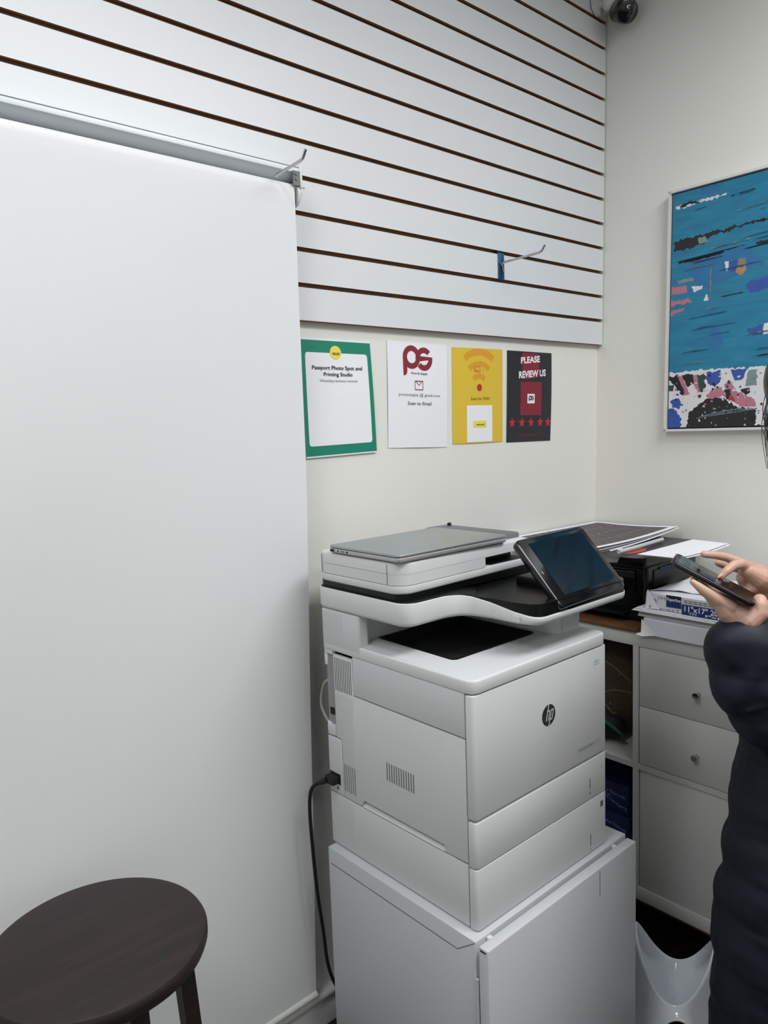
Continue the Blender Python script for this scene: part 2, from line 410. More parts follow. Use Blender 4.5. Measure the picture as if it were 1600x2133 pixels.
prof = fillet([(-0.002, 1.967), (-0.022, 1.967), (-0.051, 1.982), (-0.051, 1.992), (-0.048, 1.995), (-0.002, 1.996)], [0.001, 0.01, 0.001, 0.002, 0.002, 0.002], 3)
hr_ = build('headrail', MB().prism(prof, -3.1, -1.226, axis='x'), M_alu, t)
build('rail_groove', MB().box(-3.1, -1.227, -0.0514, -0.0490, 1.9918, 1.9934), M_grey, hr_)
build('roller_tube', MB().tube([(-3.1, -0.028, 1.942), (-1.237, -0.028, 1.942)], 0.019, 20), M_sheet2, t)
mb = MB().box(-1.226, -1.219, -0.054, -0.001, 1.952, 1.998, 0.002).lathe([(0.026, 0), (0.026, 0.005), (0.022, 0.010), (0.008, 0.011)], (-1.232, -0.028, 1.940), (1, 0, 0), 28)
e = build('end_bracket', mb, M_wplas, t)
build('screw', MB().lathe([(0.0035, 0), (0.0035, 0.002)], (-1.236, -0.0545, 1.968), (0, -1, 0), 10).lathe([(0.0035, 0), (0.0035, 0.002)], (-1.236, -0.0545, 1.978), (0, -1, 0), 10).box(-1.243, -1.226, -0.0545, -0.05, 1.955, 1.984), M_grey, e)
build('axle_pin', MB().tube([(-1.222, -0.030, 1.966), (-1.198, -0.030, 1.962)], 0.0022, 8).tube([(-1.222, -0.030, 1.951), (-1.206, -0.030, 1.949)], 0.0022, 8), M_wplas, e)

# slatwall hooks
def hook(x, zg, y0, y1, zb, label, plate):
    t = thing('slatwall_hook', label, 'hook', (x, 0, zb))
    if plate:
        mb = MB().box(x - 0.013, x + 0.013, -0.0025, -0.0005, zb - 0.045, zg + 0.003, 0.0006).box(x - 0.013, x + 0.013, -0.0025, 0.007, zg - 0.001, zg + 0.0045, 0.0004)
        p = build('back_plate', mb, M_blue, t, 'blue-grey metal plate')
        build('clip_slot', MB().box(x - 0.0035, x + 0.0035, -0.0032, -0.0022, zb - 0.026, zb - 0.004), M_gap, p)
        build('clip_prong', MB().tube([(x - 0.009, -0.004, zb + 0.002), (x, -0.006, zb - 0.007), (x + 0.004, -0.005, zb - 0.022)], 0.0015, 8), M_steel, p)
    pts = [(x, y0, zb - 0.003), (x, y0 - 0.006, zb + 0.001), (x, y1 + 0.018, zb + 0.005), (x, y1 + 0.010, zb + 0.008), (x, y1, zb + 0.021)]
    build('prong', MB().tube(pts, 0.0031, 12), M_steel, t)
hook(-0.512, 1.9186, -0.002, -0.150, 1.889, 'chrome prong hook with blue back plate on the slatwall above the posters', True)
hook(-1.285, 1.9948, -0.0505, -0.158, 1.9655, 'chrome prong hook at the right end of the backdrop rail', False)

# ================================================================== POSTERS
def poster(name, label, tl, tr, br, bl, curl):
    """returns surface fn(layer) -> (u, v) -> point; u right, v up"""
    def S(k):
        def fn(u, v):
            x = (bl[0] * (1 - u) + br[0] * u) * (1 - v) + (tl[0] * (1 - u) + tr[0] * u) * v
            z = (bl[1] * (1 - u) + br[1] * u) * (1 - v) + (tl[1] * (1 - u) + tr[1] * u) * v
            return (x, WB - 0.0012 - curl(u, v) - 0.0006 * k, z)
        return fn
    me = MB().surf(S(0), 14, 14, -0.0003)
    return S, me
def pname(name, label, corners, curl, base):
    S, me = poster(name, label, *corners, curl)
    o = build(name, me, base, None, label, angle=60); o['category'] = 'poster'; return S, o
def circ(c, r, n=28, su=1.0, sv=1.0): return [(c[0] + r * su * math.cos(2 * PI * k / n), c[1] + r * sv * math.sin(2 * PI * k / n)) for k in range(n)]
AR = 216 / 279
def ps_logo(mb, fn, u0, v0, s, mi):
    """ps monogram; u0,v0 lower left, s = width in u"""
    # local frame 108 x 81 mm wide/high
    k = s / 108; F = lambda x, y: fn(u0 + x * k, v0 + y * k * AR)
    band(mb, F, (31, 49), 16, 31, 0, 360, mi, 40)
    mb.add([F(x, y) for x, y in [(0, 49), (15, 49), (15, 12), (13.5, 6), (10, 1.5), (5, 0), (1.5, 0), (1, 14)]], [tuple(range(8))], mi)
    band(mb, F, (76, 46), 16, 31, 42, 185, mi, 26)
    mb.add([F(x, y) for x, y in [(62, 53.5), (107, 52), (107, 46), (60, 39.5)]], [(0, 1, 2, 3)], mi)
    band(mb, F, (76, 46), 16, 31, -140, 4, mi, 26)

# 1 green
S, o = pname('poster', 'green bordered poster headed Passport Photo Spot and Printing Studio, beside the backdrop', ((-1.192, 1.656), (-0.989, 1.6555), (-0.982, 1.388), (-1.194, 1.384)),
             lambda u, v: 0.004 * (1 - v) ** 2 + 0.003 * math.sin(PI * v) * u, M_sheet)
mb = MB(); put_rect(mb, S(1), 0.0, 1.0, 0.012, 0.982, 0, 12); build('printed_border', mb, M_green, o)
mb = MB(); pr = rect(0.045, 0.938, 0.095, 0.88, 0.03, 4); mb2 = [(u, v) for u, v in pr]
put_rect(mb, S(2), 0.045, 0.938, 0.125, 0.85, 0, 12); put_poly(mb, S(2), [p for p in pr if p[1] <= 0.126]); put_poly(mb, S(2), [p for p in pr if p[1] >= 0.849])
build('printed_panel', mb, M_sheet, o)
mb = MB(); put_poly(mb, S(3), circ((0.47, 0.885), 0.082, 28, 1, 0.70)); build('printed_badge', mb, M_yel2, o)
mb = MB(); put_text(mb, S(4), 'PHOTO SPOT', 0.425, 0.53, 0.862, 0.885, 0, 0.02); put_text(mb, S(4), 'Passport Photo Spot and', 0.13, 0.845, 0.728, 0.772, 0, 0.012)
put_text(mb, S(4), 'Printing Studio', 0.285, 0.695, 0.674, 0.716, 0, 0.012); build('printed_title', mb, M_ink, o)
mb = MB(); put_text(mb, S(4), 'WhatsApp business account', 0.225, 0.765, 0.628, 0.656, 0); build('printed_subtitle', mb, M_inkg, o)
# 2 ps
S, o = pname('poster', 'white poster with maroon ps monogram and an envelope symbol', ((-0.932, 1.6625), (-0.719, 1.6585), (-0.7275, 1.389), (-0.9405, 1.3965)),
             lambda u, v: 0.002 * math.sin(PI * u) * (1 - v) + 0.002 * math.sin(PI * v), M_sheet)
mb = MB(); ps_logo(mb, S(1), 0.243, 0.682, 0.5, 0)
o2 = build('printed_monogram', mb, M_mar, o)
mb = MB()
F = S(1)
for a, b, c, d in ((0.43, 0.572, 0.628, 0.638), (0.43, 0.572, 0.548, 0.557), (0.43, 0.440, 0.548, 0.638), (0.562, 0.572, 0.548, 0.638)): put_rect(mb, F, a, b, c, d, 0, 1)
put_poly(mb, F, [(0.435, 0.635), (0.448, 0.635), (0.501, 0.600), (0.501, 0.590)]); put_poly(mb, F, [(0.567, 0.635), (0.554, 0.635), (0.501, 0.600), (0.501, 0.590)])
build('printed_envelope', mb, M_mar, o)
mb = MB(); put_text(mb, F, 'Print & Staple', 0.375, 0.645, 0.690, 0.718, 0, 0.02); put_text(mb, F, 'printnstaple @ gmail.com', 0.168, 0.862, 0.480, 0.518)
put_text(mb, F, 'Scan to Email', 0.31, 0.71, 0.405, 0.438, 0, 0.015); build('printed_text', mb, M_ink, o)
# 3 yellow
S, o = pname('poster', 'yellow poster with orange radio-wave arcs and a blank white card', ((-0.698, 1.6545), (-0.488, 1.6565), (-0.494, 1.3945), (-0.7045, 1.3955)),
             lambda u, v: 0.0015 * math.sin(PI * u), M_yel)
F = S(1); mb = MB(); c = (0.515, 0.588); dv = AR
for r0, r1, hw in ((0.44, 0.53, 36), (0.285, 0.36, 38), (0.125, 0.195, 43)): band(mb, F, c, r0, r1, 90 - hw, 90 + hw, 0, 20, 1.0, dv)
build('printed_wave_arcs', mb, M_or, o)
mb = MB(); put_poly(mb, F, circ(c, 0.05, 24, 1, dv)); build('printed_dot', mb, M_red, o)
mb = MB(); put_poly(mb, S(2), rect(0.41, 0.53, 0.752, 0.815, 0.02)); build('printed_wifi_badge', mb, mat('deep_orange_ink', (214, 128, 40), 0.5), o)
mb = MB(); put_text(mb, S(3), 'Wi', 0.425, 0.515, 0.765, 0.802, 0, 0.02); put_text(mb, S(3), 'Fi', 0.54, 0.61, 0.765, 0.802, 0, 0.02); build('printed_wifi_text', mb, M_yel2, o)
mb = MB(); put_text(mb, F, 'Scan for WiFi', 0.345, 0.715, 0.455, 0.487, 0, 0.012); build('printed_text', mb, mat('brown_ink', (104, 72, 20), 0.6), o)
mb = MB(); put_rect(mb, F, 0.265, 0.775, 0.012, 0.40, 0, 14); p = build('printed_card', mb, M_sheet, o)
mb = MB(); put_rect(mb, S(2), 0.39, 0.65, 0.165, 0.235, 0, 6); p2 = build('printed_card_badge', mb, M_yel2, o)
mb = MB(); put_text(mb, S(3), 'PHOTO SPOT', 0.45, 0.61, 0.186, 0.202, 0, 0.02); build('printed_badge_text', mb, M_ink, p2)
# 4 black
S, o = pname('poster', 'black poster reading PLEASE REVIEW US with five red stars', ((-0.4665, 1.6555), (-0.253, 1.655), (-0.2645, 1.3885), (-0.477, 1.391)),
             lambda u, v: 0.002 * math.sin(PI * v), M_posb)
F = S(1); mb = MB(); put_rect(mb, (lambda u, v: F(u, 0.985 - (0.985 - (0.688 + (u - 0.33) * 0.1)) * (1 - v))), 0.325, 0.705, 0.0, 1.0, 0, 14); put_rect(mb, F, 0.285, 0.765, 0.295, 0.668, 0, 6); build('printed_maroon_blocks', mb, M_mar, o)
mb = MB(); put_text(mb, S(2), 'PLEASE', 0.29, 0.72, 0.862, 0.935, 0, 0.035, 0, 0.028); put_text(mb, S(2), 'REVIEW US', 0.245, 0.855, 0.700, 0.778, 0, 0.035, 0, 0.036)
build('printed_heading', mb, M_wink, o)
mb = MB(); put_rect(mb, S(2), 0.435, 0.60, 0.427, 0.533, 0, 2); p = build('printed_badge', mb, M_wink, o)
mb = MB(); ps_logo(mb, S(3), 0.462, 0.448, 0.115, 0); build('printed_monogram', mb, M_posb, p)
for cu in (0.11, 0.325, 0.53, 0.745, 0.925):
    mb = MB(); pts = []
    for k in range(10):
        r = 0.078 if k % 2 == 0 else 0.033; a = PI / 2 + k * PI / 5; pts.append((cu + r * math.cos(a), 0.214 + r * math.sin(a) * AR))
    put_poly(mb, F, pts); build('printed_star', mb, M_red, o)
mb = MB(); put_text(mb, F, 'www.printstaple.ca', 0.235, 0.80, 0.058, 0.092); build('printed_address', mb, M_mar, o)

# ================================================================== PAINTING
FY0, FY1, FZ0, FZ1 = -0.232, -1.235, 1.404, 2.110
t = thing('framed_painting', 'abstract blue canvas in a thin white frame on the right wall', 'painting', (-0.01, (FY0 + FY1) / 2, FZ0))
mb = MB()
def fb(y0, y1, z0, z1): mb.add([(xw(z) - 0.0005 - d, y, z) for z in (z0, z1) for y in (y0, y1) for d in (0, 0.028)], [(0, 1, 3, 2), (4, 6, 7, 5), (0, 4, 5, 1), (2, 3, 7, 6), (0, 2, 6, 4), (1, 5, 7, 3)])
fb(FY0, FY0 - 0.007, FZ0, FZ1); fb(FY1, FY1 + 0.007, FZ0, FZ1); fb(FY0, FY1, FZ0, FZ0 + 0.007); fb(FY0, FY1, FZ1 - 0.007, FZ1)
build('frame', mb, M_frame, t)
def CV(d):
    def fn(y, z): return (xw(z) - d, y, z)
    return fn
mb = MB(); put_poly(mb, CV(0.012), [(FY0 - 0.006, FZ0 + 0.006), (FY1 + 0.006, FZ0 + 0.006), (FY1 + 0.006, FZ1 - 0.006), (FY0 - 0.006, FZ1 - 0.006)]); build('shadow_gap', mb, M_gap, t)
cv = MB(); cy0, cy1, cz0, cz1 = FY0 - 0.011, FY1 + 0.011, FZ0 + 0.011, FZ1 - 0.011
put_poly(cv, CV(0.022), [(cy0, cz0), (cy1, cz0), (cy1, cz1), (cy0, cz1)])
for a, b in (((cy0, cz0), (cy1, cz0)), ((cy1, cz0), (cy1, cz1)), ((cy1, cz1), (cy0, cz1)), ((cy0, cz1), (cy0, cz0))):
    cv.add([CV(0.022)(*a), CV(0.022)(*b), CV(0.012)(*b), CV(0.012)(*a)], [(0, 1, 2, 3)])
M_teal = streak('teal_oil_paint', (24, 112, 148), (34, 128, 160), (1, 9, 60), 0.3)
canvas = build('canvas', cv, M_teal, t)
ARTC = dict(white=(214, 212, 216), dark=(26, 26, 30), grey=(120, 138, 140), mid=(38, 108, 158), blue=(48, 80, 158), tan=(136, 124, 96), orange=(176, 128, 78), pink=(176, 112, 130), red=(158, 58, 66), green=(40, 66, 62))
# ART-BEGIN
ART = [
  ('white', [(-0.2412,1.5795),(-0.329,1.5805),(-0.4079,1.5799),(-0.5272,1.5746),(-0.5309,1.4074),(-0.2396,1.4124)]),
  ('dark', [(-0.2487,1.9614),(-0.2961,1.9651),(-0.3479,1.9693),(-0.4016,1.9707),(-0.4534,1.972),(-0.5186,1.9716),(-0.5187,1.9674),(-0.4571,1.9669),(-0.4168,1.9612),(-0.3637,1.9567),(-0.3404,1.9409),(-0.3045,1.9368),(-0.2489,1.9362)]),
  ('grey', [(-0.3223,1.9597),(-0.3441,1.9589),(-0.3522,1.9423),(-0.3246,1.9404)]),
  ('white', [(-0.252,2.0607),(-0.2951,2.0637),(-0.331,2.0644),(-0.4076,2.0638),(-0.3851,2.0603),(-0.331,2.0588),(-0.283,2.0534),(-0.2563,2.0501)]),
  ('dark', [(-0.2624,2.062),(-0.299,2.0672),(-0.3191,2.0635),(-0.331,2.0625),(-0.3232,2.0562),(-0.2911,2.059),(-0.2666,2.0553)]),
  ('dark', [(-0.2597,1.9032),(-0.2968,1.9021),(-0.3875,1.9037),(-0.4581,1.9135),(-0.3876,1.9),(-0.3009,1.8955),(-0.2722,1.8962)]),
  ('dark', [(-0.4833,1.9138),(-0.5198,1.9159),(-0.52,1.9064),(-0.487,1.9084)]),
  ('mid', [(-0.2969,1.8963),(-0.3645,1.8988),(-0.4617,1.9164),(-0.5094,1.85),(-0.4631,1.8439),(-0.3888,1.8198),(-0.3341,1.8135),(-0.2973,1.8579)]),
  ('blue', [(-0.4126,1.875),(-0.4368,1.8778),(-0.4373,1.8485),(-0.4188,1.8444)]),
  ('tan', [(-0.4386,1.8774),(-0.4606,1.8788),(-0.4592,1.8555),(-0.439,1.8573)]),
  ('orange', [(-0.4335,1.8546),(-0.4592,1.8555),(-0.4602,1.8408),(-0.4468,1.834),(-0.4337,1.8436)]),
  ('white', [(-0.4013,1.877),(-0.4137,1.8766),(-0.4093,1.8497),(-0.4055,1.8504)]),
  ('blue', [(-0.4638,1.8075),(-0.5219,1.8193),(-0.5227,1.7836),(-0.4715,1.7826),(-0.464,1.7965)]),
  ('pink', [(-0.2456,1.8315),(-0.2915,1.83),(-0.2937,1.8083),(-0.2436,1.8102)]),
  ('white', [(-0.3038,1.8241),(-0.34,1.8221),(-0.3381,1.8129),(-0.3141,1.8071)]),
  ('mid', [(-0.2915,1.8261),(-0.3058,1.8257),(-0.312,1.8132),(-0.2979,1.8019)]),
  ('pink', [(-0.2438,1.7944),(-0.3041,1.7913),(-0.3063,1.7775),(-0.2587,1.7785),(-0.2431,1.7748)]),
  ('pink', [(-0.2432,1.7629),(-0.2942,1.7656),(-0.2694,1.7554),(-0.2442,1.747)]),
  ('grey', [(-0.2602,1.8487),(-0.3096,1.85),(-0.3137,1.8417),(-0.2686,1.8375)]),
  ('white', [(-0.3425,1.7817),(-0.3522,1.7974),(-0.3584,1.7775),(-0.3445,1.7776)]),
  ('tan', [(-0.361,1.8695),(-0.3637,1.869),(-0.3627,1.7787),(-0.3607,1.779)]),
  ('blue', [(-0.4697,1.6859),(-0.5127,1.6934),(-0.5097,1.6647),(-0.481,1.6644),(-0.4718,1.6746)]),
  ('white', [(-0.5145,1.6932),(-0.5246,1.6937),(-0.5253,1.6648),(-0.5115,1.6645)]),
  ('mid', [(-0.3539,1.6693),(-0.3634,1.695),(-0.377,1.7048),(-0.3927,1.6915),(-0.4027,1.6639),(-0.3954,1.6381),(-0.3781,1.6284),(-0.3602,1.6417)]),
  ('mid', [(-0.3226,2.098),(-0.3883,2.0976),(-0.3848,2.0822),(-0.362,2.0733),(-0.3268,2.0784)]),
  ('grey', [(-0.4756,1.5707),(-0.5273,1.5702),(-0.5282,1.5299),(-0.4691,1.5264)]),
  ('dark', [(-0.298,1.4127),(-0.3099,1.4612),(-0.3423,1.4836),(-0.3701,1.5017),(-0.4093,1.4958),(-0.4478,1.471),(-0.5068,1.4609),(-0.5298,1.4563),(-0.5309,1.4074)]),
  ('grey', [(-0.3307,1.4406),(-0.3865,1.4582),(-0.4479,1.4653),(-0.5068,1.4609),(-0.4479,1.4615),(-0.3885,1.4542)]),
  ('pink', [(-0.3581,1.5063),(-0.3777,1.5245),(-0.4049,1.5267),(-0.413,1.5032),(-0.3937,1.4966),(-0.3662,1.4961)]),
  ('pink', [(-0.4087,1.5341),(-0.4277,1.5404),(-0.447,1.5127),(-0.4844,1.4956),(-0.5012,1.4705),(-0.4702,1.4681),(-0.4439,1.4788),(-0.4245,1.5026)]),
  ('red', [(-0.4091,1.5034),(-0.4321,1.5022),(-0.4438,1.4826),(-0.4247,1.4873)]),
  ('dark', [(-0.4089,1.5188),(-0.428,1.5214),(-0.4302,1.5023),(-0.4169,1.4992)]),
  ('dark', [(-0.4563,1.5159),(-0.4802,1.5219),(-0.4841,1.5086),(-0.4696,1.5001)]),
  ('dark', [(-0.2817,1.5704),(-0.3169,1.5717),(-0.3233,1.5437),(-0.3008,1.5333)]),
  ('dark', [(-0.2413,1.5694),(-0.2712,1.5712),(-0.3009,1.5253),(-0.2886,1.5101),(-0.2501,1.5486)]),
  ('green', [(-0.3272,1.563),(-0.3532,1.5708),(-0.3577,1.5336),(-0.3379,1.5113),(-0.3255,1.5357)]),
  ('green', [(-0.2416,1.5411),(-0.2608,1.5438),(-0.2567,1.524),(-0.2417,1.5269)]),
  ('blue', [(-0.3572,1.5725),(-0.3983,1.5769),(-0.4044,1.5612),(-0.3855,1.5279),(-0.3596,1.5412)]),
  ('blue', [(-0.2505,1.496),(-0.2718,1.503),(-0.2889,1.4821),(-0.2763,1.4706),(-0.2529,1.4756)]),
  ('blue', [(-0.2399,1.4762),(-0.2679,1.4669),(-0.2851,1.442),(-0.2811,1.4131),(-0.2404,1.414)]),
  ('blue', [(-0.4271,1.5746),(-0.4718,1.5747),(-0.4613,1.5456),(-0.4389,1.5435)]),
  ('pink', [(-0.2669,1.5715),(-0.2838,1.5662),(-0.3093,1.5129),(-0.2969,1.5096)]),
  ('pink', [(-0.3169,1.5677),(-0.3291,1.5668),(-0.342,1.5071),(-0.3214,1.5359)]),
]

# ART-END
rnd = random.Random(5)
def rough(pts, amp, seed):
    out = []
    for i in range(len(pts)):
        a = Vector(pts[i]); b = Vector(pts[(i + 1) % len(pts)]); nn = max(2, int((b - a).length / 0.003)); nrm = Vector((b.y - a.y, a.x - b.x)).normalized()
        for k in range(nn):
            p = a.lerp(b, k / nn); d = (noise.noise(Vector((p.x * 90, p.y * 90, seed))) + 0.7 * noise.noise(Vector((p.x * 260, p.y * 260, seed + 3)))) * amp * (1 if k else 0.4)
            out.append((p.x + nrm.x * d, p.y + nrm.y * d))
    return out
paints = {k: MB() for k in ARTC}
def clampc(p): return (min(cy0 - 0.0005, max(cy1 + 0.0005, p[0])), min(cz1 - 0.0005, max(cz0 + 0.0005, p[1])))
# the flowered strip along the foot of the canvas goes on to the right
ART2 = [('white', [(-0.50, 1.578), (-0.8, 1.585), (cy1, 1.572), (cy1, cz0), (-0.50, cz0)])]
names = ['blue', 'pink', 'dark', 'green', 'grey', 'red', 'dark', 'pink', 'blue']
for k in range(46):
    cy = rnd.uniform(-0.55, cy1 + 0.03); cz = rnd.uniform(cz0 + 0.01, 1.565); rr = rnd.uniform(0.012, 0.04)
    ART2.append((names[k % 9], [(cy + rr * math.cos(a) * rnd.uniform(0.6, 1.2), min(1.575, cz + rr * math.sin(a) * rnd.uniform(0.5, 1))) for a in [j * 2 * PI / 8 for j in range(8)]]))
for k in range(14):
    cy = rnd.uniform(-0.6, cy1 + 0.1); cz = rnd.uniform(1.65, cz1 - 0.04); L = rnd.uniform(0.03, 0.16)
    ART2.append((['dark', 'white', 'mid', 'blue', 'tan', 'mid'][k % 6], [(cy, cz), (cy - L, cz + 0.012), (cy - L * 0.9, cz + 0.02), (cy + 0.004, cz + 0.011)]))
for k in range(420):   # specks and drips
    cy = rnd.uniform(cy0 - 0.01, cy1 + 0.01); cz = rnd.uniform(cz0 + 0.004, 1.566); rr = rnd.uniform(0.0006, 0.0045)
    ART2.append((rnd.choice(['dark', 'dark', 'dark', 'white', 'white', 'white', 'blue', 'pink', 'grey', 'green']), [(cy + rr * math.cos(a) * rnd.uniform(0.5, 1.4), cz + rr * math.sin(a) * rnd.uniform(0.5, 1.4)) for a in [j * 2 * PI / 6 for j in range(6)]]))
for k in range(80):    # dry-brush scratches
    cy = rnd.uniform(cy0 - 0.01, cy1 + 0.2); cz = rnd.uniform(1.6, cz1 - 0.02); L = rnd.uniform(0.02, 0.13); h = rnd.uniform(0.0002, 0.0008)
    ART2.append((rnd.choice(['dark', 'mid', 'mid', 'grey', 'mid']), [(cy, cz), (cy - L, cz + L * 0.06), (cy - L, cz + L * 0.06 + h), (cy, cz + h)]))
for i, (k, pts) in enumerate(ART + ART2):
    q = [clampc(p) for p in rough(pts, 0.006 if len(pts) > 4 else 0.0025, i * 1.7)]
    put_poly(paints[k], CV(0.0222 + 0.0000035 * i), q)
for k, mbp in paints.items():
    build('paint_strokes', mbp, mat('paint_' + k, ARTC[k], 0.35, var=0.16 if k not in ('dark', 'white') else 0.06, vscale=45), canvas, k + ' paint strokes')

# ================================================================== SECURITY CAMERA
t = thing('security_camera', 'small camera with black lens housing on a white mount high in the corner', 'security camera', (-0.03, -0.03, 2.70))
mb = MB().lathe([(0.030, 0), (0.030, 0.012), (0.012, 0.016), (0.010, 0.05)], (-0.035, -0.001, 2.712), (0.1, -1, 0.05), 24).ball((-0.03, -0.045, 2.706), 0.022, 16).tube([(-0.07, -0.004, 2.73), (-0.05, -0.018, 2.742), (-0.02, -0.02, 2.75)], 0.006, 8)
build('wall_mount', mb, M_wplas, t)
ax = Vector((-0.45, -0.60, -0.42)).normalized(); c0 = Vector((-0.022, -0.088, 2.668))
mb = MB().lathe([(0.001, -0.055), (0.022, -0.050), (0.032, -0.035), (0.034, 0.03), (0.031, 0.038), (0.026, 0.040)], c0, ax, 28)
h = build('housing', mb, M_bez, t)
build('lens', MB().lathe([(0.025, 0.0385), (0.016, 0.0395), (0.010, 0.043), (0.001, 0.0445)], c0, ax, 24), M_scr, h)

# ================================================================== METAL CABINET
t = thing('metal_cabinet', 'white steel cabinet under the multifunction printer with its door ajar', 'cabinet', (-1.03, -0.34, 0))
mb = MB().box(-1.282, -0.785, -0.547, -0.118, 0.012, 0.54, 0.0025)
mb.box(-1.27, -0.80, -0.54, -0.13, 0.0, 0.013)
cb_ = build('body', mb, M_cab, t)
L = [(-0.128, 0.506), (-0.503, 0.506), (-0.545, 0.5385)]
mb = MB()
for (a, b), (c, d) in zip(L, L[1:]): mb.add([(-1.2826, a, b), (-1.2826, c, d), (-1.2826, c, d - 0.0016), (-1.2826, a, b - 0.0016), ], [(0, 1, 2, 3)])
build('pressed_seam', mb, M_vent, cb_)
d = build('door', MB().box(-1.286, -0.797, -0.579, -0.557, 0.02, 0.5405, 0.0022), M_cab, t)
build('edge_channel', MB().box(-1.2868, -1.2855, -0.574, -0.561, 0.534, 0.5365), M_slot, d)
build('rubber_stop', MB().box(-1.255, -1.245, -0.557, -0.548, 0.528, 0.538, 0.001), M_wplas, t); build('rubber_stop', MB().box(-0.845, -0.837, -0.557, -0.548, 0.528, 0.538, 0.001), M_wplas, t)
build('hinge', MB().tube([(-1.285, -0.552, 0.385), (-1.285, -0.552, 0.475)], 0.0032, 10), M_cab, t)
build('hinge', MB().tube([(-1.285, -0.552, 0.07), (-1.285, -0.552, 0.16)], 0.0032, 10), M_cab, t)
build('scuff_mark', MB().box(-0.9395, -0.9378, -0.5794, -0.5789, 0.482, 0.534), M_vent, d, 'thin dark scratch')

# ================================================================== MULTIFUNCTION PRINTER
t = thing('multifunction_printer', 'large white office printer and scanner with round grey badge and tilted touchscreen', 'printer', (-1.05, -0.32, 0.54))
XL, XR, YB, YF = -1.262, -0.842, -0.110, -0.5353
build('inner_chassis', MB().box(XL + 0.026, XR - 0.004, -0.517, YB - 0.004, 0.543, 0.984), M_slot, t)
def sidepanel(name, poly, x0=XL, x1=XL + 0.008, m=M_prn): return build(name, MB().prism(poly, x0, x1, 0, 0.001, axis='x'), m, t)
lo = sidepanel('lower_side_panel', [(-0.515, 0.6655), (-0.515, 0.8965), (-0.205, 0.8965), (-0.2035, 0.974), (-0.141, 0.974), (-0.141, 0.792), (-0.160, 0.790), (-0.160, 0.6625), (-0.218, 0.6625), (-0.226, 0.677), (-0.458, 0.677), (-0.458, 0.6640)])
up = sidepanel('upper_side_panel', [(-0.515, 0.8995), (-0.515, 0.982), (-0.2055, 0.982), (-0.2055, 0.8995)], m=M_prn2)
ps = sidepanel('power_panel', [(-0.158, 0.6625), (-0.158, 0.787), (-0.111, 0.787), (-0.111, 0.6625)])
sidepanel('side_strip', [(-0.139, 0.792), (-0.139, 0.815), (-0.111, 0.815), (-0.111, 0.790)])
sidepanel('side_strip', [(-0.139, 0.972), (-0.139, 0.990), (-0.111, 0.992), (-0.111, 0.972)])
tr = sidepanel('tray_side_panel', [(-0.515, 0.5435), (-0.515, 0.6615), (-0.111, 0.6590), (-0.111, 0.5435)])
build('grip_recess', MB().add([(XL, -0.22, 0.6625), (XL, -0.458, 0.664), (XL + 0.022, -0.458, 0.682), (XL + 0.022, -0.22, 0.682)], [(0, 1, 2, 3)]), M_prn2, tr)
def slots(parent, y0, y1, n, z0, z1, x=XL, mt=M_vent, w=0.0018):
    mb = MB()
    for i in range(n):
        y = y0 + (y1 - y0) * i / (n - 1); mb.box(x - 0.00025, x + 0.003, y - w / 2, y + w / 2, z0, z1)
    return build('vent_slots', mb, mt, parent)
slots(lo, -0.1465, -0.1985, 10, 0.897, 0.969, w=0.0024)
slots(lo, -0.165, -0.199, 6, 0.678, 0.738, w=0.002)
slots(lo, -0.303, -0.379, 12, 0.7485, 0.7865, w=0.0026)
def ribs(parent, y0, y1, n, z0, z1, x=XL):
    mb = MB()
    for i in range(n):
        y = y0 + (y1 - y0) * i / (n - 1); mb.box(x - 0.0006, x + 0.002, y - 0.0011, y + 0.0011, z0, z1, 0.0004, 1)
    return build('ribs', mb, M_prn2, parent)
ribs(lo, -0.165, -0.20, 7, 0.742, 0.893); ribs(lo, -0.144, -0.160, 4, 0.80, 0.893); ribs(ps, -0.115, -0.153, 8, 0.712, 0.784); ribs(tr, -0.115, -0.19, 13, 0.548, 0.656)
s = build('power_inlet', MB().box(XL - 0.0006, XL + 0.004, -0.149, -0.113, 0.684, 0.7075), M_slot, ps)
build('screw', MB().lathe([(0.0035, 0), (0.0035, 0.001)], (XL, -0.139, 0.6745), (-1, 0, 0), 12), M_grey, ps)
mb = MB().box(XL + 0.010, XL + 0.014, -0.110, -0.107, 0.815, 0.972).box(XL + 0.002, XL + 0.02, -0.121, -0.108, 0.800, 0.818, 0.002).box(XL + 0.002, XL + 0.02, -0.118, -0.108, 0.945, 0.972, 0.001)
build('interface_bracket', mb, M_wplas, t)
build('interface_plate', MB().box(XL + 0.004, XL + 0.012, -0.1405, -0.113, 0.816, 0.972), mat('galvanised_grey', (140, 142, 142), 0.5), t)
build('connector', MB().box(XL + 0.001, XL + 0.006, -0.134, -0.122, 0.838, 0.852), M_slot, t)
for z in (0.822, 0.972 - 0.003): build('thumbscrew', MB().lathe([(0.0055, 0), (0.0055, 0.006), (0.003, 0.007)], (XL + 0.012, -0.112, z), (-0.8, 0.4, 0), 14), M_steel, t)
